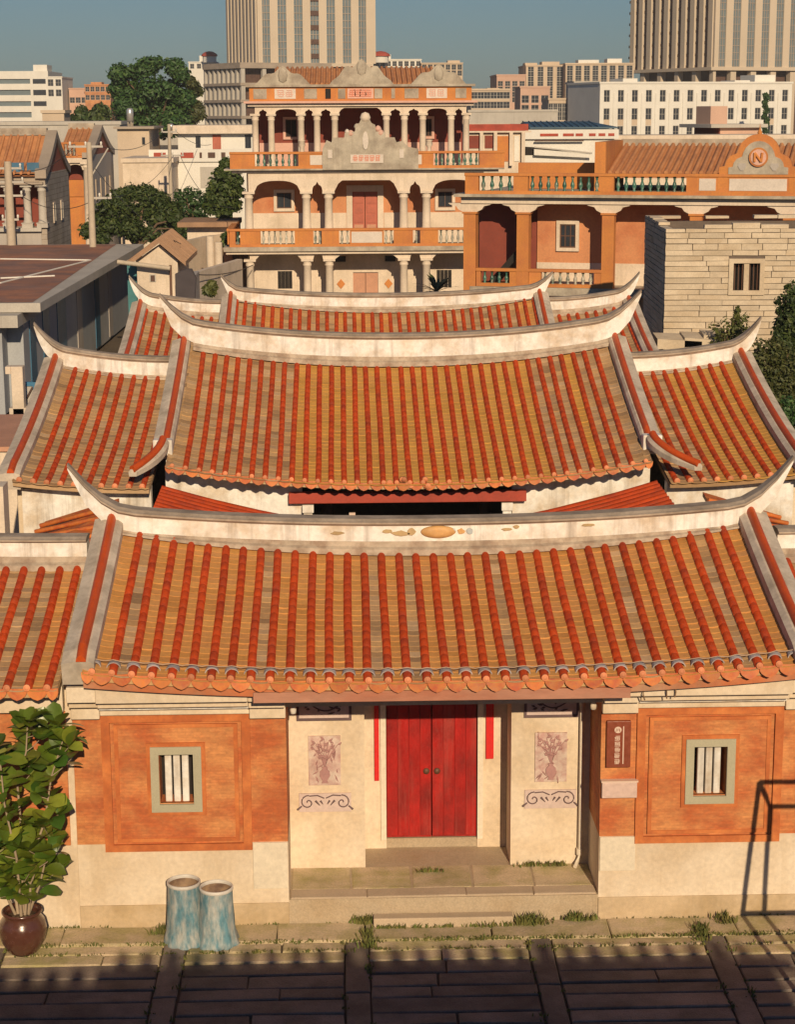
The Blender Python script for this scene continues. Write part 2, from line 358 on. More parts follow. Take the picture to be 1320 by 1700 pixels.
def sweep(mb, st, prof, mi=0, smooth=False):
    """st: list of (x, y, z0, z1, half); prof: list of (a, b) with a in -1..1 across y and b in 0..1 up"""
    k = len(prof); vs = []
    for x, y, z0, z1, h in st:
        for a, b in prof: vs.append((x, y+a*h, lerp(z0, z1, b)))
    fs = [(i*k+q, i*k+(q+1) % k, (i+1)*k+(q+1) % k, (i+1)*k+q) for i in range(len(st)-1) for q in range(k)]
    mb.add(vs, fs, mi, smooth); mb.add(vs[:k], [tuple(reversed(range(k)))], mi); mb.add(vs[-k:], [tuple(range(k))], mi)
BOX = [(-1, 0), (1, 0), (1, 1), (-1, 1)]
CAPP = [(-.75, 0), (.75, 0), (.85, .28), (1, .34), (1, .62), (.8, .74), (.55, 1), (-.55, 1), (-.8, .74), (-1, .62), (-1, .34), (-.85, .28)]
def make_ridge(house, x0, x1, y, top, band, cap, base, tl=0.0, tr=0.0, thick=.17, zbase=None, N=44, rise=.62, pw=1.8):
    """top(x): height of the cap's top; tl, tr: length of the swallow tail past x0 / x1 (0 = no tail)"""
    A, B, C_ = [], [], []
    xa, xb = x0-tl, x1+tr
    for i in range(N+1):
        x = lerp(xa, xb, i/N); f = 0.0
        if tl and x < x0: f = (x0-x)/tl
        if tr and x > x1: f = (x-x1)/tr
        g = 0.0
        if tl: g += rise*max(0, (x0+.35-x)/(tl+.35))**pw if x < x0+.35 else 0
        if tr: g += rise*max(0, (x-x1+.35)/(tr+.35))**pw if x > x1-.35 else 0
        T = top(x)+g; ch = cap*(1-.4*f); bh = band*(1-.85*f**3) + (.22*f*(1-f))
        h = thick*(1-.6*f)
        A.append((x, y, T-ch-bh, T-ch, h)); B.append((x, y, T-ch, T, h*1.5))
        if x0 <= x <= x1: C_.append((x, y, (zbase(x) if zbase else T-ch-bh-base)-.05, T-ch-bh, h*1.35))
    mb = MB(); sweep(mb, A, BOX); r = mb.build('ridge', M['white'], house)
    mb = MB(); sweep(mb, B, CAPP); mb.build('ridge_cap', M['grey'], r)
    mb = MB(); sweep(mb, C_, [(-1.25, 0), (1.25, 0), (1.15, .45), (.85, .6), (.8, 1), (-.8, 1), (-.85, .6), (-1.15, .45)]); mb.build('ridge_base', M['greyw'], r)
    return r
M['greyw'] = mat('stained_ridge_base', (.46, .38, .29), .9, var=.2, col2=(.30, .22, .16), amt=.45, s2=4, bump=.3)
M['flash'] = mat('grey_strip_plaster', (.55, .475, .385), .9, var=.18, col2=(.38, .32, .25), amt=.4, s2=2, bump=.25)
def make_strip(house, R, t, dx, v0=0.0, v1=.97, w=.25, hi=.20, lo=.25, flare=0.0, tube=.075, N=16, wout=0.0, side=1):
    """raised strip running down the gable edge with a red roll tile on its back"""
    tp = []
    mb = MB(); vs = []; k = 6
    for i in range(N+1):
        v = lerp(v0, v1, i/N); c = R.p(t, v); nn = R.n(t, v); x = c.x + dx + flare*(i/N)**3
        e = hi*(1 - (.35 if i == N else 0))
        a, b = (w+wout, w) if side < 0 else (w, w+wout)
        for q, h in ((-a, -lo), (b, -lo), (b, e*.72), (.11, e), (-.11, e), (-a, e*.72)): vs.append(Vector((x+q, c.y, c.z)) + nn*h)
        tp.append((Vector((x, c.y, c.z)) + nn*(e-.005), nn))
    fs = [(i*k+q, i*k+(q+1) % k, (i+1)*k+(q+1) % k, (i+1)*k+q) for i in range(N) for q in range(k)]
    mb.add(vs, fs); mb.add(vs[:k], [tuple(reversed(range(k)))]); mb.add(vs[-k:], [tuple(range(k))])
    s_ = mb.build('gable_ridge', M['flash'], house)
    mb = MB(); K = 7
    for i in range(N):
        vs = []
        for (c, nn), r in ((tp[i], tube*.995), (tp[i+1], tube*1.005)):
            for q in range(K):
                a = math.pi*q/(K-1); vs.append(c + Vector((math.cos(a)*r, 0, 0)) + nn*(math.sin(a)*r*1.4))
        mb.add(vs, [(q, q+1, q+1+K, q+K) for q in range(K-1)], 0, True); mb.add(vs[K:], [tuple(range(K))])
    mb.build('ridge_tile', M['strip'], s_)
    return s_

# ------------------------------------------------------------------ ground and courtyard
mb = MB(); mb.box(-3000, 3000, -400, 6000, -.6, -.16); g = mb.build('ground', M['earth']); tag(g, kind='structure')
mb = MB(); mb.box(-14, 14, -17, .3, -.15, -.045); pav = mb.build('courtyard_paving', M['earth']); tag(pav, kind='structure')
def stone(x0, x1, y0, y1, z, name='paving_stone', m='slab', rnd=.006, parent=None, zb=-.1):
    mb = MB(); j = .012
    a = [random.uniform(-j, j) for _ in range(8)]; zz = [z+random.uniform(-rnd, rnd) for _ in range(4)]
    P = [(x0+a[0], y0+a[1]), (x1+a[2], y0+a[3]), (x1+a[4], y1+a[5]), (x0+a[6], y1+a[7])]; c = .018
    Q = [(P[0][0]+c, P[0][1]+c), (P[1][0]-c, P[1][1]+c), (P[2][0]-c, P[2][1]-c), (P[3][0]+c, P[3][1]-c)]
    vs = [(*p, zb) for p in P] + [(*p, q-.012) for p, q in zip(P, zz)] + [(*p, q) for p, q in zip(Q, zz)]
    mb.add(vs, [(8, 9, 10, 11)] + [(i, (i+1) % 4, (i+1) % 4+4, i+4) for i in range(4)] + [(i+4, (i+1) % 4+4, (i+1) % 4+8, i+8) for i in range(4)])
    return mb.build(name, M[m], parent or pav)
cross = [-9.55, -6.83, -4.11, -1.36, 1.40, 4.06, 6.8, 9.5]
rows = [-.36]; 
for k in range(16): rows.append(rows[-1]-(.31 if k < 2 else .40+.05*math.sin(k*2.3)))
for ci, cx_ in enumerate(cross):
    y = rows[1]
    while y > -7.0:
        l = random.uniform(1.3, 2.0); stone(cx_-.165, cx_+.165, max(y-l, -7.2)+.015, y-.015, .004); y -= l
for r0, r1 in zip(rows[1:], rows[2:]):  # sunlit rows take the pale stone, rows in shadow the darkened one
    for a, b in zip(cross, cross[1:]):
        xa, xb = a+.195, b-.195
        if random.random() < .45:
            m_ = lerp(xa, xb, random.uniform(.35, .65)); stone(xa, m_-.014, r1+.026, r0-.014, .0, rnd=.012, m='kerb' if r0 > -1.0 else 'slab'); stone(m_+.014, xb, r1+.026, r0-.014, .0, rnd=.012, m='kerb' if r0 > -1.0 else 'slab')
        else: stone(xa, xb, r1+.026, r0-.014, .0, rnd=.012, m='kerb' if r0 > -1.0 else 'slab')
x = -9.4                                   # kerb of long stones at the foot of the wall
while x < 9.4:
    l = random.uniform(1.3, 2.3)
    stone(x+.01, min(x+l, 9.5)-.01, rows[1]+.015, -.035, .018, rnd=.012, name='kerb_stone', m='kerb'); x += l

# ------------------------------------------------------------------ front hall
fh = thing('front_hall', 'old red brick gate hall with red door and curved tiled roof facing the paved courtyard', 'house', (0, 3.5, 0))
HX = 5.62
RZ = lambda t: 5.10 + .44*abs(2*t-1)**2.1
EZ = lambda t: 4.13 + .21*abs(2*t-1)**2.4
FR = Roof((-5.33, 5.33), (-5.33, 5.33), 3.6, -.75, RZ, EZ, .05)
import functools
def pan_front(f):
    return M['pan_new'] if random.random() < .84 else M['pan_old']
make_roof(fh, FR, .2885, pan_front, back=(7.9, 4.0), skip=(1, 1))
zb = lambda x: RZ((x+5.33)/10.66)
make_ridge(fh, -5.4, 5.4, 3.6, lambda x: 5.65 + .24*abs(x/5.3)**2.2, .27, .11, .16, .66, .66, zbase=zb, rise=.66)
mb = MB(); mb.lathe([(0, -.02), (.30, -.02), (.28, .02), (.12, .035), (0, .03)], 20); mb.v = [(x+.03+.06, -z+3.6-.185, y*.36+5.43) for x, y, z in mb.v]
M['gold'] = mat('orange_relief', (.56, .32, .12), .6); M['relief'] = mat('ochre_relief', (.42, .30, .15), .8); M['blueish'] = mat('pale_blue_relief', (.42, .47, .48), .8)
mb.build('medallion', M['gold'], fh)
def blobs(lst, m, name, parent, y):
    for cx_, cz_, rx, rz in lst:
        mb = MB(); n = 9; ph = random.random()*6
        mb.prism([(cx_+rx*math.cos(q*2*math.pi/n)*random.uniform(.6, 1.1), cz_+rz*math.sin(q*2*math.pi/n)*random.uniform(.6, 1.1)) for q in range(n)], y-.025, y+.02); mb.build(name, M[m], parent)
blobs([(-.55, 5.41, .17, .05), (-.36, 5.44, .1, .06), (-.75, 5.45, .1, .04)], 'relief', 'fish_relief', fh, 3.6-.17)
blobs([(.47, 5.44, .07, .06)], 'gold', 'flower_relief', fh, 3.6-.17); blobs([(.62, 5.43, .06, .06), (.33, 5.44, .05, .06)], 'blueish', 'flower_relief', fh, 3.6-.17)
blobs([(1.25, 5.46, .1, .03), (1.4, 5.5, .06, .03), (-1.6, 5.43, .12, .03), (2.6, 5.52, .12, .03)], 'relief', 'crack_relief', fh, 3.6-.17)
make_strip(fh, FR, 0, -.02, 0.0, .985, w=.19, wout=.10, side=-1); make_strip(fh, FR, 1, .02, 0.0, .985, w=.19, wout=.10, side=1)
# clips and string cable over the tiles
cab = MB(); pts = []
n_ = 37
cable = thing('roof_cable', 'tan cable clipped across the lower ends of the front roof tiles', 'cable', (0, -.5, 4.2))
arc = MB(); K = 9
vs = []
for yy, r in ((-.05, .095), (.05, .088)):
    for q in range(K):
        a = math.pi*(q/(K-1)); vs.append((math.cos(a)*r*1.12, yy, math.sin(a)*r-.015))
ws = [(x*.9, y, z-.016) for x, y, z in vs]
arc.add(vs+ws, [(q, q+1, q+1+K, q+K) for q in range(K-1)] + [(q+2*K, q+3*K, q+1+3*K, q+1+2*K) for q in range(K-1)] + [(q, q+2*K, q+1+2*K, q+1) for q in range(K-1)] + [(q+K, q+1+K, q+1+3*K, q+3*K) for q in range(K-1)])
am = arc.mesh('clip', M['clip'])
for i in range(n_):
    q = FR.p((i+.5)/n_, .945); nn = FR.n((i+.5)/n_, .945)
    inst('clip', am, cable, q - Vector(cable.location), rx=.2+random.uniform(-.08, .08), rz=random.uniform(-.15, .15))
    for k in range(4):
        f = (i+.5+(k-2)/4)/n_
        p = FR.p(min(1, max(0, f)), .945, .105 - .012*abs(k-2) + random.uniform(-.004, .004)); pts.append(p + Vector((0, -.02+random.uniform(-.012, .012), 0)))
MB().tube(pts, .008, 5).build('cord', M['cable'], cable)
# walls.  recess x -2.40..2.37, porch back wall at y 1.22, door niche back at 1.95
def quad_wall(z0, z1, m, x0, x1, y0=0.0, y1=.35, holes=(), name='wall'):
    mb = MB(); mb.wall(x0, x1, z0, z1, y0, y1, holes); return mb.build(name, M[m], fh)
WL, WR = (-4.46, -3.69), (3.70, 4.46)
hl = [(-4.46+.13, -3.69-.13, 2.02, 2.80)]; hr = [(3.70+.13, 4.46-.13, 2.02, 2.80)]
RL, RRx = -2.40, 2.40
quad_wall(-.1, 1.36, 'cream', -HX, RL); quad_wall(-.1, 1.36, 'cream', RRx, HX)
quad_wall(1.36, 3.52, 'brick', -HX, RL, holes=hl, name='brick_wall'); quad_wall(1.36, 3.52, 'brick', RRx, HX, holes=hr, name='brick_wall')
quad_wall(3.52, 3.98, 'cream', -HX, HX, name='upper_wall')
for s_, x0, x1 in ((-1, -5.19, -2.945), (1, 2.945, 5.19)):
    m_ = MB(); hx = hl if s_ < 0 else hr
    m_.wall(x0+.19, x1-.19, 1.26+.15, 3.42-.15, -.022, .03, hx); pn = m_.build('brick_panel', M['brick'], fh)
    m_ = MB(); m_.wall(x0, x1, 1.25, 3.43, -.05, .02, [(x0+.13, x1-.13, 1.25+.11, 3.43-.11)]); m_.build('panel_border', M['brickf'], pn, bevel=.008)
    m_ = MB(); m_.wall(x0+.19, x1-.19, 1.40, 3.28, -.038, .0, [(x0+.25, x1-.25, 1.455, 3.225)]); m_.build('inner_border', M['brickf'], pn, bevel=.006)
    # cornice in three courses stepping out under the eave
    for z0, z1, yy, mm in ((3.44, 3.56, -.075, 'cream'), (3.56, 3.64, -.19, 'white'), (3.64, 3.77, -.34, 'cream'), (3.77, 4.02, -.52, 'cream')):
        m_ = MB(); m_.box(x0 if s_ < 0 else x0-.0, x1, yy, 0.01, z0+.001, z1-.001); m_.build('cornice', M[mm], fh, bevel=.012)
    xa, xb = (x1+.002, RL) if s_ < 0 else (RRx, x0-.002)
    for z0, z1, yy in ((3.38, 3.60, -.13), (3.60, 3.76, -.30), (3.76, 4.0, -.49)):
        m_ = MB(); m_.box(xa, xb, yy, .01, z0+.001, z1-.001); m_.build('corbel', M['cream'], fh, bevel=.012)
    xa, xb = (-HX, x0-.002) if s_ < 0 else (x1+.002, HX)
    for z0, z1, yy in ((3.40, 3.64, -.12), (3.64, 3.78, -.30), (3.78, 4.02, -.49)):
        m_ = MB(); m_.box(xa, xb, yy, .01, z0+.001, z1-.001); m_.build('corbel', M['cream'], fh, bevel=.012)
    # stone plinth and window
    m_ = MB(); m_.box(-HX if s_ < 0 else RRx, RL if s_ < 0 else HX, -.028, .02, -.1, .36); m_.build('plinth', M['plinth'] if 'plinth' in M else M['cream'], fh, bevel=.01)
    w0, w1 = WL if s_ < 0 else WR
    m_ = MB(); m_.wall(w0, w1, 1.89, 2.93, -.075, .30, [(w0+.125, w1-.125, 2.01, 2.81)]); wf = m_.build('window', M['winstone'], fh, bevel=.012)
    m_ = MB(); m_.wall(w0-.06, w1+.06, 1.83, 2.99, -.052, -.01, [(w0, w1, 1.89, 2.93)]); m_.build('window_border', M['brickf'], wf)
    for k in range(3):
        bx = lerp(w0+.125, w1-.125, (k+1)/4)
        m_ = MB(); m_.box(bx-.052, bx+.052, .045, .15, 2.01, 2.81); m_.build('bar', M['white'], wf, bevel=.02)
    m_ = MB(); m_.box(w0, w1, .36, .4, 1.9, 2.9); m_.build('shutter', M['dark'], wf)
# patch of repair plaster on pier, porch
m_ = MB(); m_.box(2.41, 2.96, -.03, .01, .80, 1.355); m_.build('plaster_patch', M['patch'], fh, bevel=.006)
m_ = MB(); m_.box(-2.94, -2.41, -.03, .01, .60, 1.355); m_.build('plaster_patch', M['patch'], fh, bevel=.006)
pf = MB(); pf.box(RL+.0, RRx, .0, 2.4, -.1, .40); po = pf.build('porch_floor', M['stone'], fh)
for a, b in ((RL+.02, -1.2), (-1.19, .35), (.36, 1.4), (1.41, RRx-.02)):
    stone(a, b, .02, .34, .425, name='edge_stone', m='porchs' if 'porchs' in M else 'stone', parent=po, zb=.3)
for i in range(5):
    stone(lerp(RL, RRx, i/5)+.02, lerp(RL, RRx, (i+1)/5)-.01, .36, 1.22, .412, name='floor_stone', m='kerb', parent=po, zb=.3)
NX0, NX1 = -1.20, 1.14
m_ = MB(); m_.wall(RL, RRx, .40, 4.0, 1.22, 1.40, [(NX0, NX1, .3, 3.5)]); bw = m_.build('porch_wall', M['cream'], fh)
for s_ in (-1, 1):
    xx = RL if s_ < 0 else RRx
    m_ = MB(); m_.box(*( (xx-.35, xx) if s_ < 0 else (xx, xx+.35)), .352, 1.4, -.1, 1.36); m_.build('side_wall', M['cream'], fh)
    m_ = MB(); m_.box(*( (xx-.35, xx) if s_ < 0 else (xx, xx+.35)), .352, 1.4, 1.36, 3.98); m_.build('side_wall', M['brick'], fh)
for a_, b_ in ((NX0-.15, NX0-.002), (NX1+.002, NX1+.15)):
    m_ = MB(); m_.box(a_, b_, 1.402, 2.2, .4, 4.0); m_.build('niche_wall', M['cream'], fh)
DX0, DX1 = -.84, .66
m_ = MB(); m_.wall(NX0, NX1, .4, 4.0, 2.0, 2.2, [(DX0, DX1, .3, 3.55)]); m_.build('door_wall', M['cream'], fh)
m_ = MB(); m_.box(DX0-.02, DX1+.02, 2.03, 2.18, .4, .56); m_.build('door_sill', M['stone'], fh)
m_ = MB(); m_.wall(DX0-.09, DX1+.09, .56, 3.64, 1.955, 2.05, [(DX0+.0, DX1-.0, .5, 3.55)]); df = m_.build('door_frame', M['pipe'], fh)
for k in range(2):
    a, b = lerp(DX0, DX1, k/2)+.008, lerp(DX0, DX1, (k+1)/2)-.008
    m_ = MB(); m_.box(a, b, 2.06, 2.12, .57, 3.54)
    d_ = m_.build('door', M['redpaint'], fh)
    for q in range(4):
        m_ = MB(); xa, xb = lerp(a, b, q/4)+.006, lerp(a, b, (q+1)/4)-.006; m_.box(xa, xb, 2.045, 2.062, .60, 3.50); m_.build('plank', M['redpaint'], d_, bevel=.004)
    m_ = MB(); hx_ = b-.08 if k == 0 else a+.08
    m_.lathe([(0, -.03), (.05, -.02), (.055, 0), (.03, .02)], 10); m_.v = [(x+hx_, 2.04+z, y+1.72) for x, y, z in m_.v]; m_.build('handle', M['wood'], d_)
m_ = MB(); m_.box(-1.03, -.955, 1.945, 1.995, 1.6, 3.6); m_.build('couplet', M['couplet'], fh)
m_ = MB(); m_.box(.795, .92, 1.945, 1.995, 1.95, 3.6); m_.build('couplet', M['couplet'], fh)
# carved panels on the porch walls
def carve_panel(x0, x1, z0, z1, kind):
    yb = 1.22
    m_ = MB(); m_.box(x0, x1, yb-.03, yb+.01, z0, z1); p_ = m_.build('carved_panel', M['carve' if kind != 'rose' else 'pinkcarve'], bw)
    w_, h_ = x1-x0, z1-z0
    r = random.Random(int(abs(x0)*100)+len(kind))
    o = MB()
    if kind == 'branch':
        o.wall(x0-.02, x1+.02, z0-.02, z1+.02, yb-.045, yb-.005, [(x0+.02, x1-.02, z0+.02, z1-.02)])
        P = [(x0+w_*f, yb-.035, z0+h_*(.62+.22*math.sin(f*7+1))) for f in [i/14 for i in range(2, 13)]]
        o.tube(P, .012, 5)
        for i in range(14):
            cx_, cz_ = x0+w_*r.uniform(.15, .88), z0+h_*r.uniform(.2, .85); a = r.uniform(0, 3.1); l = r.uniform(.03, .07)
            o.tube([(cx_-l*math.cos(a), yb-.03, cz_-l*math.sin(a)*.6), (cx_, yb-.04, cz_), (cx_+l*math.cos(a), yb-.03, cz_+l*math.sin(a)*.6)], [.004, .02, .004], 5)
    elif kind == 'scroll':
        for s_ in (-1, 1):
            cx_, cz_ = (x0+x1)/2+s_*w_*.33, z0+h_*.52
            P = [(cx_ + s_*(.012+.014*a)*math.cos(a), yb-.035, cz_ + (.012+.014*a)*math.sin(a)) for a in [i*.42 for i in range(20)]]
            o.tube(P, .011, 5)
            o.tube([(cx_-s_*.02, yb-.035, cz_+.11), (cx_-s_*.15, yb-.035, cz_+.12), (cx_-s_*.26, yb-.035, cz_+.07)], .011, 5)
            o.tube([(cx_-s_*.12, yb-.035, cz_+.03), (cx_-s_*.19, yb-.04, cz_-.05)], [.02, .006], 5)
            o.tube([(cx_-s_*.20, yb-.035, cz_+.03), (cx_-s_*.24, yb-.04, cz_-.03)], [.018, .006], 5)
            o.tube([(cx_+s_*.1, yb-.035, cz_-.06), (cx_+s_*.17, yb-.035, cz_-.12)], [.012, .018], 5)
    else:
        o.prism([((x0+x1)/2+a*w_, z0+b*h_) for a, b in ((-.10, .05), (.10, .05), (.07, .10), (.17, .20), (.15, .28), (.06, .34), (.09, .38), (-.09, .38), (-.06, .34), (-.15, .28), (-.17, .20), (-.07, .10))], yb-.055, yb-.02)
        for q in range(7):
            a = -1.0+q*.33; P = [((x0+x1)/2+a*w_*.42*f**1.4, yb-.036, z0+h_*(.38+(.56-.12*abs(a))*f)) for f in (0, .35, .7, 1)]; o.tube(P, [.012, .009, .007, .005], 5)
            for e, f in enumerate((.35, .6, .8, 1)):
                lx, lz = (x0+x1)/2+a*w_*.42*f**1.4, z0+h_*(.38+(.56-.12*abs(a))*f); s_ = 1 if (e+q) % 2 else -1; o.tube([(lx, yb-.034, lz), (lx+s_*.035, yb-.045, lz+.02), (lx+s_*.065, yb-.034, lz+.045)], [.004, .02, .003], 5)
        for i in range(16):
            cx_, cz_ = x0+w_*r.uniform(.08, .92), z0+h_*r.uniform(.05, .97); a = r.uniform(.5, 2.6); l = r.uniform(.03, .09)
            o.tube([(cx_-l*math.cos(a), yb-.028, cz_-l*math.sin(a)), (cx_, yb-.036, cz_), (cx_+l*math.cos(a), yb-.028, cz_+l*math.sin(a))], [.003, .012, .003], 4)
    o.build('relief', M['ink' if kind != 'rose' else 'pinkcarve2'], p_)
M['pinkcarve2'] = mat('rose_relief', (.40, .22, .21), .8, var=.2)
for x0, x1 in ((-2.25, -1.42), (1.36, 2.19)):
    carve_panel(x0, x1, 2.92, 3.26, 'branch'); carve_panel(x0+.16, x1-.16, 1.82, 2.64, 'rose'); carve_panel(x0, x1, 1.37, 1.68, 'scroll')
# fascia boards under the eave, porch lintel
for a, b, z0, z1, mm in ((-2.85, 2.72, 3.82, 3.98, 'fascia'),):
    m_ = MB(); m_.box(a, b, -.735, -.695, z0, z1); m_.build('fascia_board', M[mm], fh, bevel=.006)
pts_l = [FR.p(i/30, .965) for i in range(31)]
m_ = MB(); vs = []
for q in pts_l: vs += [(q.x, -.685, q.z-.30), (q.x, -.685, q.z-.06), (q.x, -.63, q.z-.06), (q.x, -.63, q.z-.30)]
m_.add(vs, [(i*4+k, i*4+(k+1) % 4, (i+1)*4+(k+1) % 4, (i+1)*4+k) for i in range(30) for k in range(4)]); m_.build('eave_board', M['eaveb'] if 'eaveb' in M else M['drip'], fh)
m_ = MB(); m_.box(RL, RRx, .30, .50, 3.72, 3.98); m_.build('lintel', M['fascia'], fh)
for x_ in (-2.32, 2.32):
    m_ = MB(); m_.lathe([(0, 0), (.045, .02), (.05, .08), (.03, .13), (.05, .18), (.035, .42), (.05, .46)], 10, (x_-.03 if x_ > 0 else x_+.03, .12, 3.36)); m_.build('hanging_post', M['white'], fh)
# side and rear walls
m_ = MB()
for s_ in (-1, 1):
    pr = [(.36, -.1), (7.5, -.1), (7.5, 3.95), (3.6, 5.3), (.36, 4.25)]
    m_.prismx(pr, s_*HX-(.3 if s_ > 0 else 0), s_*HX+(.3 if s_ < 0 else 0))
m_.box(-HX+.3, HX-.3, 7.2, 7.5, -.1, 3.9); m_.build('rear_walls', M['cream'], fh)
# ------------------------------------------------------------------ things in front of the gate hall
t = thing('stone_step', 'long pale stone step lying before the red door', 'step', (0, -.1, 0))
m_ = MB(); m_.box(-1.10, 1.06, -.235, -.03, -.05, .165); m_.build('tread', M['porchs'], t, bevel=.018)
# sign board
t = thing('sign_board', 'brown board with vertical pale lettering on the brick pier right of the door', 'sign', (2.66, -.03, 2.3))
m_ = MB(); m_.box(2.475, 2.845, -.075, -.004, 2.50, 3.24); m_.build('board', M['board'], t, bevel=.008)
def strokes(mb, x, z, w, h, r, y0, y1, n=6):
    """a dense square character made of bars"""
    k = .10*w
    for i in range(n//2+1):
        zz = z+h*(.08+.84*i/(n//2)); a, b = r.uniform(0, .2), r.uniform(.8, 1); mb.box(x+w*a, x+w*b, y0, y1, zz-k*.55, zz+k*.55)
    for i in range(n//2):
        xx = x+w*(.15+.7*i/max(1, n//2-1)); a, b = r.uniform(0, .35), r.uniform(.65, 1); mb.box(xx-k*.6, xx+k*.6, y0+.0004, y1-.0004, z+h*a, z+h*b)
r_ = random.Random(4)
m_ = MB(); m_.lathe([(0, -.006), (.058, -.006), (.058, .006), (0, .006)], 14); m_.v = [(x+2.640, y-.0765+0*z, z) for x, z, y in [(v[0], v[1], v[2]) for v in m_.v]]; m_.v = [(v[0], -.078+ (.004 if i % 2 else 0), v[2]) for i, v in enumerate(m_.v)]
m_ = MB()
m_.prism([(2.645+.055*math.cos(q*math.pi/6), 3.105+.052*math.sin(q*math.pi/6)) for q in range(12)], -.082, -.074)
m_.build('emblem', M['letter'], t)
m_ = MB(); m_.tube([(2.615, -.083, 3.08), (2.63, -.084, 3.13), (2.645, -.084, 3.09), (2.66, -.084, 3.13), (2.675, -.083, 3.08)], .006, 4); m_.build('emblem_mark', M['board'], t)
for k in range(5):
    m_ = MB(); strokes(m_, 2.595, 2.935-.094*k, .088, .076, r_, -.081, -.074); m_.build('character', M['letter'], t)
m_ = MB(); m_.box(2.722, 2.738, -.080, -.074, 2.56, 3.16); m_.build('text_line', M['letter'], t)
t = thing('meter_box', 'small pale pink metal box on the brick pier under the sign board', 'box', (2.66, -.05, 2.1))
m_ = MB(); m_.box(2.415, 2.955, -.10, -.004, 2.015, 2.27); m_.build('case', M['meter'], t, bevel=.01)
m_ = MB(); m_.box(2.40, 2.97, -.115, -.004, 2.272, 2.295); m_.build('lid', M['letter'], t)
t = thing('drain_pipe', 'thin white drain pipe down the porch corner right of the carved panels', 'pipe', (2.24, 1.15, .4))
MB().tube([(2.25, 1.14, 3.5), (2.25, 1.14, .62), (2.22, 1.10, .50), (2.16, .98, .45)], .032, 10).build('tube', M['pipe'], t)
MB().tube([(2.25, 1.14, .70), (2.25, 1.14, .60)], .055, 10).build('joint', M['pipe'], t); MB().tube([(2.25, 1.14, 3.1), (2.25, 1.14, 3.16)], .045, 10).build('joint', M['pipe'], t)
for i, (xx, zz, l) in enumerate(((2.95, 3.83, .17), (3.28, 3.86, .19), (3.40, 3.86, .16))):
    tag(MB().tube([(xx, -.54, zz+.10), (xx-.02+.02*i, -.59, zz), (xx+.01, -.55, zz-l*.6)], .011, 6).build('iron_hook', M['rust']), ['leftmost of three rusty iron hooks under the eave right of the door', 'middle one of three rusty iron hooks under the eave', 'rightmost of three rusty iron hooks under the eave'][i], 'hook', 'iron hooks under the eave')
# drums
def drum(x, y, h, r, label):
    t = thing('metal_drum', label, 'drum', (x, y, 0), random.random()*3, 'blue drums by the wall')
    rr = random.Random(int(x*100)); n = 28; vs = []; fs = []
    prof = [(r*1.34, 0), (r*1.25, .08), (r*1.14, .2), (r*1.08, .4), (r*1.04, .6), (r*1.0, h-.06), (r, h)]
    for i, (q, z) in enumerate(prof):
        for k in range(n):
            a = 2*math.pi*k/n; j = (1-z/h)**1.5
            w_ = q*(1 + j*(.10*math.sin(k*2.1+rr.random()*.8) + rr.uniform(-.03, .03))) ; vs.append((w_*math.cos(a), w_*math.sin(a), max(0.0, z + (rr.uniform(-.03, .04) if i == 1 else 0))))
    for i in range(len(prof)-1):
        for k in range(n): a_, b_ = i*n+k, i*n+(k+1) % n; fs.append((a_, b_, b_+n, a_+n))
    m_ = MB(); m_.add(vs, fs, 0, True); m_.build('body', M['bluepaint'], t, local=True)
    m_ = MB(); m_.lathe([(r*1.0, h-.05), (r*1.045, h-.04), (r*1.05, h), (r*.97, h+.012), (r*.94, h-.02), (r*.95, h-.05)], 28); m_.build('rim', M['rim'], t, local=True)
    m_ = MB(); m_.lathe([(r*.95, h-.03), (r*.93, h-.30), (r*.6, h-.33), (0, h-.31)], 28); m_.build('inside', M['rust'], t, local=True)
    return t
drum(-3.97, -.52, .96, .245, 'taller left one of the two open drums with flaking blue paint by the wall')
drum(-3.475, -.60, .90, .245, 'shorter right one of the two open drums with flaking blue paint by the wall')
# jar and plant
PX, PY = -6.37, -.80
jar = thing('glazed_jar', 'brown glazed round jar standing before the wall at far left', 'jar', (PX, PY, 0))
m_ = MB(); m_.lathe([(0, .02), (.22, 0), (.27, .05), (.36, .22), (.40, .40), (.37, .54), (.30, .63), (.31, .68), (.335, .70), (.33, .73), (.27, .72), (.255, .64), (.30, .5), (.0, .5)], 36); m_.build('body', M['glaze'], jar, local=True)
m_ = MB(); m_.lathe([(.30, .60), (.15, .625), (0, .63)], 20); m_.build('soil', M['soil'], jar, local=True)
jar.scale = (.9, .9, .92)
pl = thing('potted_tree', 'broad leaved green potted tree growing in the brown jar at far left', 'plant', (PX, PY, .6))
rl = random.Random(11)
def leaf_mesh(L, W, fold, bend):
    mb = MB(); n = 7; vs = []
    for i in range(n):
        f = i/(n-1); w_ = W*math.sin(math.pi*min(1, f*.86+.07))**.75*(.55+.6*f) if 0 < i < n-1 else W*.06
        z = bend*f*f; vs += [(-w_, f*L, z+fold*w_), (0, f*L, z), (w_, f*L, z+fold*w_)]
    mb.add(vs, [(i*3, i*3+1, i*3+4, i*3+3) for i in range(n-1)] + [(i*3+1, i*3+2, i*3+5, i*3+4) for i in range(n-1)], 0, True)
    return mb
lms = [leaf_mesh(.23, .095, .4, -.10).mesh('leaf', M['bigleaf']), leaf_mesh(.26, .10, .1, -.14).mesh('leaf', M['bigleaf']), leaf_mesh(.24, .105, .25, -.05).mesh('leaf', M['bigleaf']), leaf_mesh(.22, .11, .15, -.08).mesh('leaf', M['bigleaf']), leaf_mesh(.25, .10, .3, .02).mesh('leaf', M['bigleaf']), leaf_mesh(.2, .08, .2, -.03).mesh('leaf', M['oldleaf'])]
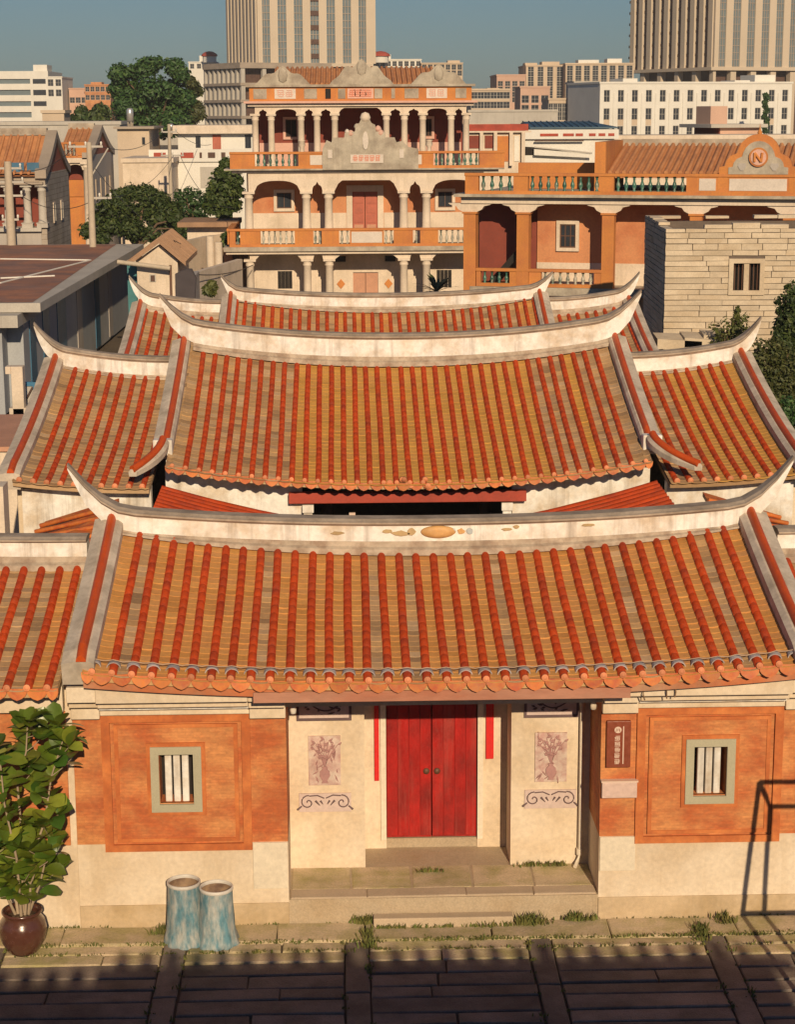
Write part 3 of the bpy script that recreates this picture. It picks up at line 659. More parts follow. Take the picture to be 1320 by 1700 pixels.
def put_leaf(root, p, d, roll, s_):
    d = d.normalized(); q = d.to_track_quat('Y', 'Z'); me = rl.choice(lms if rl.random() < .5 else lms[:5])
    LEAVES.append((p.y, me, Matrix.Translation(p) @ (q.to_matrix().to_4x4()) @ Matrix.Rotation(roll, 4, 'Y') @ Matrix.Scale(s_, 4)))
nl = 0; LEAVES = []
stems = [((-.06, .02), [(-.06, .02, 0), (-.12, .0, .7), (-.40, -.1, 1.45), (-.55, -.15, 2.1), (-.40, -.1, 2.6)]),
         ((.05, -.03), [(.05, -.03, 0), (.14, -.05, .75), (.42, -.1, 1.5), (.55, -.1, 2.2), (.74, -.1, 2.75)]),
         ((.0, .05), [(.0, .05, 0), (.05, .08, 1.0), (.02, .05, 2.0), (.18, 0, 2.55), (.22, 0, 2.98)]),
         ((.1, .0), [(.1, .0, 0), (.18, -.15, .55), (.38, -.3, 1.05)]), ((-.1, 0), [(-.1, 0, 0), (-.22, -.2, .5), (-.42, -.3, 1.0)]), ((.1, .05), [(.1, .05, 0), (.3, -.05, .5), (.5, -.1, 1.25)]), ((.0, -.06), [(0, -.06, 0), (.02, -.3, 1.0), (-.1, -.4, 1.9), (-.12, -.45, 2.6)])]
for _, P in stems:
    P = [Vector(p) for p in P]; fine = []
    for a, b in zip(P, P[1:]):
        for k in range(6): fine.append(a.lerp(b, k/6))
    fine.append(P[-1]); n = len(fine)
    MB().tube(fine, [lerp(.026, .009, i/n) for i in range(n)], 6).build('stem', M['twig'], pl, local=True)
    # whorls of leaves from a third of the way up, on side twigs too
    zs = .72
    for i, p in enumerate(fine):
        if p.z < .30: continue
        for k in range(2 if i % 3 else 1):
            a = rl.uniform(0, 6.28); el = rl.uniform(.1, 1.1); out = Vector((math.cos(a)*math.cos(el), math.sin(a)*math.cos(el)-.15, math.sin(el)))
            base = p + out*rl.uniform(.0, .06); put_leaf(pl, base, out, rl.uniform(-.6, .6), rl.uniform(1.05, 1.5)); nl += 1
        if i % 3 == 0:
            a = rl.uniform(0, 6.28); tip = p + Vector((math.cos(a)*rl.uniform(.18, .38), math.sin(a)*rl.uniform(.1, .3)-.05, rl.uniform(.05, .28)))
            MB().tube([p, p.lerp(tip, .5)+Vector((0, 0, -.02)), tip], [.009, .007, .005], 5).build('twig', M['twig'], pl, local=True)
            for k in range(6):
                a = rl.uniform(0, 6.28); el = rl.uniform(.15, 1.3); out = Vector((math.cos(a)*math.cos(el), math.sin(a)*math.cos(el)-.2, math.sin(el)))
                put_leaf(pl, tip + out*.02, out, rl.uniform(-.6, .6), rl.uniform(1.05, 1.5)); nl += 1
    for k in range(6):
        a = k*1.05+rl.random(); el = rl.uniform(.5, 1.2); put_leaf(pl, P[-1], Vector((math.cos(a)*math.cos(el), math.sin(a)*math.cos(el), math.sin(el))), rl.uniform(-.4, .4), 1.0); nl += 1
LEAVES.sort(key=lambda a: a[0]); rest = MB()
for i, (_, me, mx) in enumerate(LEAVES):              # the 295 nearest leaves are parts, the ones behind are one mass
    if i < 295: o = bpy.data.objects.new('leaf', me); COL.objects.link(o); o.parent = pl; o.matrix_local = mx
    else: rest.add([mx @ v.co for v in me.vertices], [tuple(p.vertices) for p in me.polygons], 0, True)
tag(rest.build('foliage', M['bigleaf'], pl, local=True), kind='stuff')
# red steel goal frame beyond the right edge of the picture; its shadow climbs the wall
K_ = math.tan(SUN_EL)/math.cos(SUN_AZ); TA = math.tan(SUN_AZ)
def cast(x, z, d): return (x + d*TA, -d, z + d*K_)
t = thing('steel_frame', 'red oxide welded steel frame standing in the courtyard, outside the right edge', 'frame', (5.4, -4, 0))
D1 = 4.0; bar = .04
A0 = Vector(cast(4.66, 0, D1)); A1 = Vector(cast(4.85, 2.2, D1)); A00 = A0 + (A0-A1)*(A0.z/(A1.z-A0.z))
MB().tube([A00, A1], bar, 8).build('leg', M['steel'], t)
B0 = Vector(cast(5.00, 0, D1+.35)); B1 = Vector(cast(5.03, 1.80, D1+.35)); B00 = B0 + (B0-B1)*(B0.z/(B1.z-B0.z))
MB().tube([B00, B1], bar, 8).build('leg', M['steel'], t); MB().tube([A1, B1], bar, 8).build('brace', M['steel'], t)
for P_ in (A1, B1): MB().tube([P_, P_+Vector((2.6, 0, 0))], bar, 8).build('top_rail', M['steel'], t)
MB().tube([Vector(cast(4.66, .04, D1)), Vector(cast(4.66, .04, D1))+Vector((2.6, 0, 0))], .045, 8).build('low_rail', M['steel'], t)
for P_ in (A00, B00): MB().tube([P_+Vector((2.6+(A1.x-A00.x), 0, 0)), Vector((P_.x+2.9, P_.y, A1.z))], bar, 8).build('leg', M['steel'], t)
# house across the courtyard: its tiled ridge throws the shadow in the foreground
t = thing('facing_house', 'long tiled house on the near side of the courtyard, behind the viewer', 'house', (0, -21, 0))
YS = -19.0; zr1 = (-1.30-YS)*K_; zr2 = (-1.85-YS)*K_
XL, XM, XR = -20.0, -5.05+TA*18, 4.62+TA*18
m_ = MB(); m_.prismx([(YS-5, -.1), (YS+2.5, -.1), (YS+2.5, 5.6), (YS, zr2-.3), (YS-5, 5.4)], XL, XR-.3); m_.build('wall', M['cream'], t)
m_ = MB(); m_.prismx([(YS-5.4, 5.2), (YS, zr1-.22), (YS+2.6, 6.3), (YS+2.6, 6.45), (YS, zr1-.05), (YS-5.4, 5.4)], XM, XR); m_.prismx([(YS-5.4, 5.2), (YS, zr2-.22), (YS+2.6, 5.9), (YS+2.6, 6.05), (YS, zr2-.05), (YS-5.4, 5.4)], XL, XM-.02); m_.build('roof', M['pan_old'], t)
for x0, x1, z in ((XL, XM-.03, zr2), (XM, XR, zr1)):
    x = x0+.15
    while x < x1-.1:
        q = random.uniform(.9, 1.1); m_ = MB(); m_.tube([(x, YS-.35, z-.04), (x, YS+.3, z-.04)], .105*q, 8); m_.build('ridge_tile', M['roll'], t); x += .37
# moss and weeds
def tufts(name, pts, hmin, hmax, n, spread, m, label):
    mb = MB(); r = random.Random(len(pts)*7+n)
    for x, y, z, s_ in pts:
        for _ in range(max(1, int(n*s_))):
            px, py = x+r.gauss(0, spread*s_), y+r.gauss(0, spread*.35*s_); h = r.uniform(hmin, hmax)*s_; a = r.uniform(0, 6.28); l = r.uniform(-.5, .5)*h; l2 = r.uniform(-.5, .5)*h; w_ = r.uniform(.005, .013)*(1+h*2)
            dx, dy = math.cos(a)*w_, math.sin(a)*w_
            mb.add([(px-dx, py-dy, z), (px+dx, py+dy, z), (px+dx+l*.4, py+dy+l2*.4, z+h*.6), (px+l, py+l2, z+h), (px-dx+l*.4, py-dy+l2*.4, z+h*.6)], [(0, 1, 2, 4), (4, 2, 3)])
    o = mb.build(name, m); tag(o, label, 'weeds', kind='stuff'); return o
rm = random.Random(3); pts = []
for i in range(900):
    x = rm.uniform(-6.6, 6); f = .5+.5*math.sin(x*1.7+1)+.4*math.sin(x*4.1)
    if rm.random() < .35+.5*f: pts.append((x, rm.choice([-.03, rows[1], rows[1], rows[1]+.02, rows[2]])+rm.gauss(0, .015), .0, rm.uniform(.4, 1.1)))
tufts('moss', pts, .02, .07, 9, .07, M['moss'], 'short moss and weeds in the joints at the foot of the wall')
pts = [(rm.uniform(-1.05, 1.0), -.25, 0, rm.uniform(.5, 1)) for _ in range(40)] + [(rm.uniform(-.7, .2), -.01, .03, rm.uniform(.6, 1.2)) for _ in range(18)] + [(-1.25+rm.gauss(0, .04), -.06, .0, 1.3) for _ in range(8)] + [(1.35+rm.gauss(0, .05), -.2, 0, 1.6) for _ in range(9)] + [(2.1+rm.gauss(0, .08), -.1, .0, 1.3) for _ in range(9)] + [(3.9, rm.uniform(-1, -.3), 0, 1) for _ in range(14)] + [(-4.3+rm.gauss(0, .05), -.3, 0, 1.4) for _ in range(8)] + [(4.35, rm.uniform(-.3, -.1), 0, 1.2) for _ in range(5)] + [(-1.2, rm.uniform(-1, -.4), 0, 1) for _ in range(12)] + [(rm.uniform(-.4, .2), .95, .41, .7) for _ in range(7)] + [(1.62+rm.gauss(0, .18), 1.12, .41, .8) for _ in range(12)]
for c_ in cross: pts += [(c_+rm.choice([-.18, .18]), rm.uniform(-3.4, -.7), 0, rm.uniform(.3, .7)) for _ in range(16)]
tufts('weeds', pts, .04, .14, 14, .06, M['moss'], 'green weeds growing by the step and along the paving joints')

# ------------------------------------------------------------------ side roofs beside the front hall
def side_house(s_, label):
    h = thing('side_house', label, 'house', (s_*8.6, 3, 0)); a, b = s_*5.72, s_*11.6
    rz = lambda t: 5.05+.25*t*t; ez = lambda t: 4.05 + .16*t*t
    R = Roof((a, b), (a, b), 3.2, -.62, rz, ez, .05)
    make_roof(h, R, .2885, lambda f: M['pan_new'] if random.random() < .55 else M['pan_old'], back=(6.6, 3.95))
    top = lambda x: 5.50+.25*((abs(x)-5.75)/5.85)**2
    make_ridge(h, min(a, b), max(a, b), 3.2, top, .24, .09, .12, zbase=lambda x: 5.0)
    mb = MB(); x0, x1 = min(a, b), max(a, b); mb.box(*((x0, -5.625) if s_ < 0 else (5.625, x1)), .02, 6.2, -.1, 3.9); mb.build('wall', M['cream'], h)
    mb = MB(); mb.box(x0+.02, x1, -.02, .02, 1.36, 3.5); mb.build('brick_wall', M['brick'], h)
    mb = MB(); mb.box(x0+.01, x1, -.2, .02, 3.55, 3.95); mb.build('cornice', M['cream'], h)
side_house(-1, 'low tiled side house joined to the left end of the gate hall'); side_house(1, 'low tiled side house joined to the right end of the gate hall')

# ------------------------------------------------------------------ main hall
mh = thing('main_hall', 'large main hall with wide curved tiled roof and swallow tail ridge behind the gate hall', 'house', (0, 19, 0))
RZ2 = lambda t: 6.02+.50*abs(2*t-1)**2.1; EZ2 = lambda t: 4.20+.46*abs(2*t-1)**2.2
MR = Roof((-5.42, 5.42), (-5.42, 5.42), 20.4, 13.8, RZ2, EZ2, .10)
def pan_main(f):
    c_ = .26 < f < .80
    return M['pan_gold'] if random.random() < (.96 if c_ else .06) else M['pan_old']
make_roof(mh, MR, .293, pan_main, back=(27, 4.2), courses=34, segs=22, skip=(1, 1))
make_ridge(mh, -5.45, 5.45, 20.4, lambda x: 6.79+.40*abs(x/5.3)**2.2, .44, .14, .13, .62, .70, zbase=lambda x: RZ2((x+5.42)/10.84), rise=.52, thick=.19)
make_strip(mh, MR, 0, -.06, 0, .86, w=.16, wout=.14, side=-1, tube=.08); make_strip(mh, MR, 1, .06, 0, .86, w=.16, wout=.14, side=1, tube=.08)
for s_ in (-1, 1):
    q = MR.p(0 if s_ < 0 else 1, .87)
    mb = MB(); x = q.x+s_*.12; mb.box(x-.22, x+.22, q.y-.2, q.y+.1, q.z-.1, q.z+.26); mb.build('ridge_end', M['white'], mh, bevel=.03)
    # lower curling ridge that turns outwards onto the wing roof
    N = 12; mb = MB(); vs = []; tp = []
    for i in range(N+1):
        f = i/N; x = q.x + s_*(.10 + (.55 if s_ < 0 else .80)*f**1.7); y = q.y-.25-1.35*f; z = q.z+.10-.50*f+.12*f*f
        for a, b in ((-.12, -.02), (.12, -.02), (.14, .12), (.08, .20), (-.08, .20), (-.14, .12)): vs.append((x+a*(1-.35*f*f), y, z+b*(1-.3*f*f)))
        tp.append((x, y, z+.21*(1-.3*f*f)))
    mb.add(vs, [(i*6+k, i*6+(k+1) % 6, (i+1)*6+(k+1) % 6, (i+1)*6+k) for i in range(N) for k in range(6)]); mb.add(vs[:6], [tuple(reversed(range(6)))]); mb.add(vs[-6:], [tuple(range(6))])
    o = mb.build('lower_ridge', M['flash'], mh); MB().tube(tp, .085, 8).build('ridge_tile', M['strip'], o)
mb = MB(); mb.box(-2.72, 2.66, 14.28, 14.5, 3.66, 3.90); mb.build('front_beam', M['redbeam'], mh, bevel=.01)
for a, b in ((-5.5, -2.42), (2.36, 5.5)):
    mb = MB(); mb.box(a, b, 14.52, 14.75, -.1, 4.4); mb.build('front_wall', M['white'], mh)
for a in (-2.42, 2.1):
    mb = MB(); mb.box(a, a+.26, 14.3, 14.5, 3.44, 3.62); mb.box(a+.03, a+.23, 14.34, 14.5, 3.2, 3.42); mb.box(a+.06, a+.2, 14.38, 14.5, 2.2, 3.18); mb.build('bracket', M['white'], mh, bevel=.01)
mb = MB(); mb.box(-5.5, -5.2, 14.75, 26.5, -.1, 4.6); mb.box(5.2, 5.5, 14.75, 26.5, -.1, 4.6); mb.box(-5.2, 5.2, 26.2, 26.5, -.1, 4.3)
for xx in (-5.35, 5.35): mb.prismx([(14.8, 4.5), (20.4, 6.35), (26.4, 4.4)], xx-.12, xx+.12)
mb.build('wall', M['white'], mh)
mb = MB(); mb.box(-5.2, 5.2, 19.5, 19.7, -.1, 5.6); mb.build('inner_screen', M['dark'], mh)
mb = MB(); mb.box(-5.2, 5.2, 14.76, 19.5, -.1, .35); mb.build('floor', M['slab'], mh)
for xx in (-1.9, 1.9): MB().tube([(xx, 16.5, .3), (xx, 16.5, 4.6)], .14, 12).build('column', M['wood'], mh)
mb = MB(); mb.box(-1.36, -1.22, 14.36, 14.42, 3.28, 3.42); tag(mb.build('hanging_lamp', M['letter']), 'small pale lamp hanging in the dark opening of the main hall', 'lamp')
dm, cm = drip_mesh(.29), cap_mesh(.065)
for i in range(12):                        # loose tiles heaped at the middle of the eave
    q = MR.p(.5+random.uniform(-.045, .045), 1.0) - Vector(mh.location); inst('loose_tile', cm, mh, (q.x, q.y-.03+random.uniform(-.05, .12), q.z+random.uniform(-.12, .12)), rx=random.uniform(-.5, .5), ry=random.uniform(-.5, .5))
# wings of the main hall
def wing(s_, label, newshare, tip):
    h = thing('wing_house', label, 'house', (s_*7.3, 18, 0)); a, b = s_*5.75, s_*8.72; sk = (0, 1)
    rz = lambda t: 5.72+.36*t**2; ez = lambda t: 4.27+.20*t**2
    R = Roof((a, b), (a, s_*8.72), 20.6, 13.3, rz, ez, .16)
    make_roof(h, R, .283, lambda f: M['pan_gold'] if (random.random() < .94 if newshare and f > .35 else random.random() < .06) else M['pan_old'], back=(27, 4.1), drips=False, courses=36, segs=22, skip=(0, 1))
    n = 10; cm = cap_mesh(.063)
    for i in range(n): q = R.p((i+.5)/n, 1.0, .03)-Vector(h.location); inst('tile_end', cm, h, (q.x, q.y-.03, q.z))
    x0, x1 = min(a, b)-(.12 if s_ < 0 else 0), max(a, b)+(.12 if s_ > 0 else 0)
    make_ridge(h, x0, x1, 20.6, lambda x: 6.22+.32*((abs(x)-5.75)/3.0)**2, .33, .14, .12, .45 if s_ < 0 else 0, .45 if s_ > 0 else 0, zbase=lambda x: 5.7+.36*min(1, max(0, (abs(x)-5.75)/2.97))**2, rise=.46)
    make_strip(h, R, 1, s_*.05, 0, .99, w=.20, wout=.10, side=s_, tube=.08)
    mb = MB(); X0, X1 = min(a, s_*8.6), max(a, s_*8.6)
    mb.box(X0, X1, 13.7, 14.0, -.1, 4.18); mb.build('front_wall', M['white'], h)
    mb = MB(); mb.prismx([(14.0, -.1), (26.5, -.1), (26.5, 4.1), (20.6, 5.75), (14.0, 4.25)], s_*8.6-.15, s_*8.6+.15); mb.build('gable_wall', M['cream'], h)
    mb = MB(); mb.box(X0, X1, 26.2, 26.5, -.1, 4.0); mb.build('rear_wall', M['cream'], h)
wing(-1, 'left wing of the main hall under weathered tiles with broken swallow tail', False, 0)
wing(1, 'right wing of the main hall mostly under new ochre tiles', True, 0)
# rooms flanking the inner court
for s_ in (-1, 1):
    h = thing('court_room', ['', 'right side room of the inner court with orange tiles sloping to the court', 'left side room of the inner court with orange tiles sloping to the court'][s_], 'house', (s_*4, 10.5, 0))
    mb = MB(); rf = None
    z_ = lambda x: 4.03 - (5.5-abs(x))*.25
    mb.add([(s_*5.5, 8.2, z_(5.5)), (s_*5.5, 13.7, z_(5.5)+.16), (s_*2.3, 13.7, z_(2.3)+.16), (s_*2.3, 8.2, z_(2.3)), (s_*5.5, 8.2, z_(5.5)-.12), (s_*5.5, 13.7, z_(5.5)+.04), (s_*2.3, 13.7, z_(2.3)+.04), (s_*2.3, 8.2, z_(2.3)-.12)], [(0, 3, 2, 1), (4, 5, 6, 7), (0, 1, 5, 4), (1, 2, 6, 5), (2, 3, 7, 6), (3, 0, 4, 7)])
    rf = mb.build('roof', M['pan_new'], h)
    for k in range(18):
        y = 8.35+k*.3; zz = .16*(y-8.2)/5.5; P = [(s_*lerp(5.5, 2.25, i/8), y, z_(lerp(5.5, 2.25, i/8))+zz+.03-.05*math.sin(math.pi*i/8)) for i in range(9)]
        MB().tube(P, .075, 8).build('roll_tile', M['roll'], rf)
    mb = MB(); mb.box(min(s_*5.4, s_*2.6), max(s_*5.4, s_*2.6), 8.3, 13.6, -.1, 3.5); mb.build('wall', M['white'], h)
# lean-to roofs in front of the wings
for s_ in (-1, 1):
    h = thing('lean_to', ['', 'small orange lean-to roof before the right wing wall', 'small orange lean-to roof before the left wing wall'][s_], 'shed', (s_*7.2, 10, 0))
    mb = MB(); a, b = s_*6.3, s_*8.0
    vs = [(a, 8.6, 3.75), (b, 8.6, 3.72), (b, 13.0, 3.60), (a, 12.4, 4.22)]; mb.add(vs+[(x, y, z-.1) for x, y, z in vs], [(0, 1, 2, 3), (7, 6, 5, 4), (0, 4, 5, 1), (1, 5, 6, 2), (2, 6, 7, 3), (3, 7, 4, 0)])
    rf = mb.build('roof', M['drip'], h)
    for k in range(6):
        f = (k+.3)/6; MB().tube([(lerp(a, a+.0*s_, 0), lerp(8.8, 12.2, f), lerp(3.79, 4.22, f)), (b, lerp(8.7, 12.8, f), lerp(3.76, 3.64, f))], .05, 6).build('roll_tile', M['drip'], rf)
    mb = MB(); mb.box(min(a, b), max(a, b), 8.7, 12.9, -.1, 3.5); mb.build('wall', M['cream'], h)

# ------------------------------------------------------------------ rear hall and its wings
rh = thing('rear_hall', 'rear hall whose low tiled roof and white ridge rise behind the main hall', 'house', (0, 35, 0))
RZ3 = lambda t: 5.80+.45*abs(2*t-1)**2.1; EZ3 = lambda t: 4.2+.3*abs(2*t-1)**2.2
RR = Roof((-5.1, 5.1), (-5.1, 5.1), 35.5, 30.0, RZ3, EZ3, .1)
make_roof(rh, RR, .30, lambda f: M['pan_old'] if random.random() < .7 else M['pan_new'], back=(41, 4.2), drips=False, courses=30, segs=18)
make_ridge(rh, -5.15, 5.15, 35.5, lambda x: 6.38+.26*abs(x/5.1)**2.2, .30, .14, .12, .32, .45, zbase=lambda x: RZ3((x+5.1)/10.2), rise=.36)
make_strip(rh, RR, 0, -.05, 0, .97, w=.2, wout=.1, side=-1); make_strip(rh, RR, 1, .05, 0, .97, w=.2, wout=.1, side=1)
mb = MB(); mb.box(-5, 5, 30.5, 40.5, -.1, 4.1); mb.build('wall', M['white'], rh)
for s_ in (-1, 1):
    h = thing('rear_wing', ['', 'right rear wing with short tiled roof and upturned ridge beside the stone block house', 'left rear wing with short tiled roof and upturned ridge near the blue walled building'][s_], 'house', (s_*6.8, 34, 0))
    a, b = s_*5.35, s_*8.1
    R = Roof((a, b), (a, b), 35.5, 28.5, lambda t: 5.66+.34*t*t, lambda t: 4.2+.2*t*t, .14)
    make_roof(h, R, .30, lambda f: M['pan_old'], back=(41, 4.1), drips=False, courses=30, segs=18)
    make_ridge(h, min(a, b), max(a, b), 35.5, lambda x: 6.20+.30*((abs(x)-5.35)/2.75)**2, .28, .13, .12, .42 if s_ < 0 else 0, .42 if s_ > 0 else 0, zbase=lambda x: 5.6+.34*min(1, max(0, (abs(x)-5.35)/2.75))**2, rise=.44)
    make_strip(h, R, 1, s_*.05, 0, .99, w=.2, wout=.1, side=s_)
    mb = MB(); mb.box(min(a, b)+.1, max(a, b)-.1, 29, 40.5, -.1, 4.1); mb.build('wall', M['cream'], h)
# ------------------------------------------------------------------ background: materials
M['orange'] = mat('orange_painted_plaster', (.55, .215, .055), .85, var=.15, scale=.5, col2=(.48, .17, .055), amt=.35, s2=.8, streak=.3, stcol=(.26, .12, .06))
M['pinkw'] = mat('salmon_wall', (.56, .25, .115), .85, var=.1, scale=.5, col2=(.45, .16, .07), amt=.35, s2=.7)
M['mcream'] = mat('ivory_plaster', (.68, .575, .46), .85, var=.1, scale=.6, streak=.38, stcol=(.36, .28, .20), col2=(.56, .47, .36), amt=.3, s2=.8)
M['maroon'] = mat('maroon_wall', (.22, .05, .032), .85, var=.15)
M['crown'] = mat('weathered_grey_ornament', (.44, .39, .31), .9, var=.25, col2=(.28, .23, .18), amt=.4, s2=.9, streak=.4, stcol=(.20, .16, .12), bump=.3)
M['bal'] = mat('green_glazed_baluster', (.04, .13, .095), .35, var=.3, col2=(.36, .34, .26), amt=.22, s2=4, rand=.3)
M['balw'] = mat('ivory_glazed_baluster', (.48, .44, .36), .5, var=.3, col2=(.08, .12, .09), amt=.35, s2=4, rand=.2)
M['char'] = mat('red_lettering', (.62, .20, .12), .7, var=.1); M['plaque'] = mat('pale_plaque', (.62, .55, .48), .8, var=.1)
M['pinkplaque'] = mat('pink_plaque', (.62, .38, .30), .8, var=.1)
M['doorw'] = mat('faded_pink_door', (.52, .27, .17), .7, var=.15); M['doorr'] = mat('dusty_red_door', (.42, .12, .075), .7, var=.2)
M['glass'] = mat('dark_window_glass', (.035, .04, .05), .12, var=.2, fvar=0, bump=0); M['frame'] = mat('pale_window_frame', (.60, .53, .43), .7, var=.1)
M['rtile'] = mat('orange_roof_tiles', (.54, .245, .10), .75, var=.2, col2=(.42, .18, .08), amt=.4, s2=.6)
M['block'] = mat('dressed_stone_block', (.55, .46, .34), .88, var=.14, rand=.09, fine=20, fvar=.14, col2=(.47, .37, .25), amt=.35, s2=.7)
M['mortar'] = mat('dark_joint', (.13, .10, .08), .95)
M['lgrey'] = mat('light_grey_concrete', (.46, .43, .38), .9, var=.15, scale=.4, streak=.3, stcol=(.25, .21, .17))
M['wgrey'] = mat('white_painted_concrete', (.70, .68, .62), .85, var=.08, scale=.3, streak=.15, stcol=(.45, .40, .33))
M['tan'] = mat('tan_render', (.55, .44, .325), .88, var=.12, scale=.2, streak=.2, stcol=(.36, .27, .19)); M['pinkt'] = mat('pinkish_render', (.55, .36, .27), .88, var=.12, scale=.2)
M['towerc'] = mat('beige_tower_cladding', (.56, .47, .36), .8, var=.06, scale=.1); M['towerg'] = mat('blue_grey_glass', (.16, .20, .22), .12, var=.15, fvar=0, bump=0, scale=.3)
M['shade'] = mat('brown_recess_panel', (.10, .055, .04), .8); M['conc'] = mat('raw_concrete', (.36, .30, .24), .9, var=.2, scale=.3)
M['bluer'] = mat('blue_tin_roof', (.035, .085, .13), .5, var=.15); M['redp'] = mat('red_panel', (.36, .06, .035), .8)
M['flat'] = mat('red_brown_flat_roof', (.36, .155, .085), .9, var=.3, scale=.35, col2=(.22, .125, .10), amt=.5, s2=.5, fine=6, fvar=.2)
M['stain'] = mat('grey_shadowed_plaster', (.42, .38, .34), .9, var=.12, scale=.4, streak=.35, stcol=(.22, .19, .17)); M['bdoor'] = mat('dark_blue_metal_door', (.03, .12, .21), .5, var=.2)
M['bluewall'] = mat('blue_grey_shed_wall', (.36, .38, .40), .9, var=.14, scale=.4, streak=.4, stcol=(.20, .20, .21))  # blue-grey of skylit shade put into the base colour
M['blue'] = mat('blue_iron_gate', (.04, .17, .30), .5, var=.15); M['teal'] = mat('teal_panel', (.04, .18, .20), .6)
M['steelw'] = mat('stainless_tank', (.55, .54, .52), .3, metal=.6, var=.1); M['pole'] = mat('concrete_pole', (.46, .39, .30), .85, var=.12)
M['gravel'] = mat('brown_tile_roof', (.33, .20, .12), .85, var=.25, scale=1)

def baluster_mesh(h, m, r=.075):
    mb = MB(); k = h
    mb.lathe([(r*.75, 0), (r*.75, .08*k), (r*.45, .12*k), (r, .34*k), (r*.9, .48*k), (r*.38, .72*k), (r*.6, .8*k), (r*.45, .86*k), (r*.75, .92*k), (r*.75, k)], 7)
    return mb.mesh('baluster', m)
def balustrade(parent, y, z0, z1, items, thick=.26, mrail='orange', pitch=.30, name='balustrade'):
    """items: (kind, x0, x1); kinds: pier, bal, green, panel:<material>"""
    xa, xb = items[0][1], items[-1][2]; h = z1-z0
    mb = MB(); mb.box(xa-.03, xb+.03, y-thick/2-.04, y+thick/2+.04, z1-.13, z1); top = mb.build(name, M[mrail], parent, local=True, bevel=.02)
    mb = MB(); mb.box(xa, xb, y-thick/2-.02, y+thick/2+.02, z0, z0+.14); mb.build('lower_rail', M[mrail], top, local=True)
    bm = {}
    for kind, a, b in items:
        if kind == 'pier': mb = MB(); mb.box(a, b, y-thick/2+.002, y+thick/2-.002, z0+.14, z1-.13); mb.build('pier', M[mrail], top, local=True)
        elif kind.startswith('panel'):
            mb = MB(); mb.box(a, b, y-thick/2+.012, y+thick/2-.012, z0+.14, z1-.13); mb.build('panel', M[mrail], top, local=True)
            mb = MB(); mb.box(a+.08, b-.08, y-thick/2-.012, y, z0+.2, z1-.19); mb.build('plaque', M[kind.split(':')[1]], top, local=True)
        else:
            n = max(1, round((b-a)/pitch)); key = kind
            if key not in bm: bm[key] = baluster_mesh(h-.27, M['balw' if kind == 'bal' else 'bal'], pitch*.28)
            for i in range(n): inst('baluster', bm[key], top, (a+(i+.5)*(b-a)/n, y, z0+.14))
    return top
def column(parent, x, y, z0, z1, r=.22, m='mcream', ped=0.9):
    mb = MB(); mb.box(x-r*1.35, x+r*1.35, y-r*1.35, y+r*1.35, z0, z0+ped*.85); mb.box(x-r*1.5, x+r*1.5, y-r*1.5, y+r*1.5, z0+ped*.85, z0+ped)
    mb.lathe([(r*1.15, z0+ped), (r*1.15, z0+ped+.1), (r, z0+ped+.14), (r*.92, z1-.4), (r*1.1, z1-.36), (r*1.1, z1-.30), (r*.95, z1-.27), (r*1.3, z1-.14), (r*1.3, z1-.1)], 14, (x, y, 0))
    mb.box(x-r*1.45, x+r*1.45, y-r*1.45, y+r*1.45, z1-.12, z1)
    return mb.build('column', M[m], parent, local=True)
def arch(parent, x0, x1, y, zs, zt, za, kind='round', m='mcream', t=.36, r=.3):
    """spandrel between two columns: springing zs, apex za, top zt"""
    P = [(x0, zs), (x0, zt), (x1, zt), (x1, zs)]; P.reverse(); w_ = x1-x0; Q = []; n = 16
    for i in range(n+1):
        f = i/n; x = lerp(x0+r, x1-r, f); u = abs(2*f-1)
        if kind == 'round': z = zs + (za-zs)*math.sqrt(max(0, 1-u**2.6))
        elif kind == 'flat': z = zs + (za-zs)*min(1, (1-u)*4.2)**.55
        else: z = zs + (za-zs)*((1-u)**1.0 if u < .35 else .65*math.sqrt(max(0, (1-((u-.35)/.65)**2))))
        Q.append((x, z))
    # (x0,zs) .. arch .. (x1,zs),(x1,zt),(x0,zt)
    poly = [(x0, zs)] + Q + [(x1, zs), (x1, zt), (x0, zt)]
    mb = MB(); mb.prism(poly, y-t/2, y+t/2); return mb.build('arch', M[m], parent, local=True)
def win_mesh(w_, h, nx=2, ny=2, fr=.07, d=.1, mf='frame', mg='glass'):
    mb = MB(); mb.box(-w_/2, w_/2, d*.4, d*.6, 0, h, 1)
    mb.wall(-w_/2, w_/2, 0, h, 0, d, [(-w_/2+fr, w_/2-fr, fr, h-fr)], 0)
    for i in range(1, nx): x = lerp(-w_/2, w_/2, i/nx); mb.box(x-fr*.4, x+fr*.4, d*.15, d*.85, fr, h-fr, 0)
    for i in range(1, ny): z = h*i/ny; mb.box(-w_/2+fr, w_/2-fr, d*.2, d*.8, z-fr*.35, z+fr*.35, 0)
    return mb.mesh('window', [M[mf], M[mg]])
def framed_window(parent, x, y, z0, w_, h, fr=.3, mf='mcream', nx=2, ny=2, mg='glass', bars=0):
    mb = MB(); mb.wall(x-w_/2-fr, x+w_/2+fr, z0-fr, z0+h+fr, y-.10, y+.04, [(x-w_/2, x+w_/2, z0, z0+h)]); o = mb.build('window', M[mf], parent, local=True)
    inst('sash', win_mesh(w_, h, nx, ny, .05, .08, 'wood', mg), o, (x, y-.04, z0)); return o

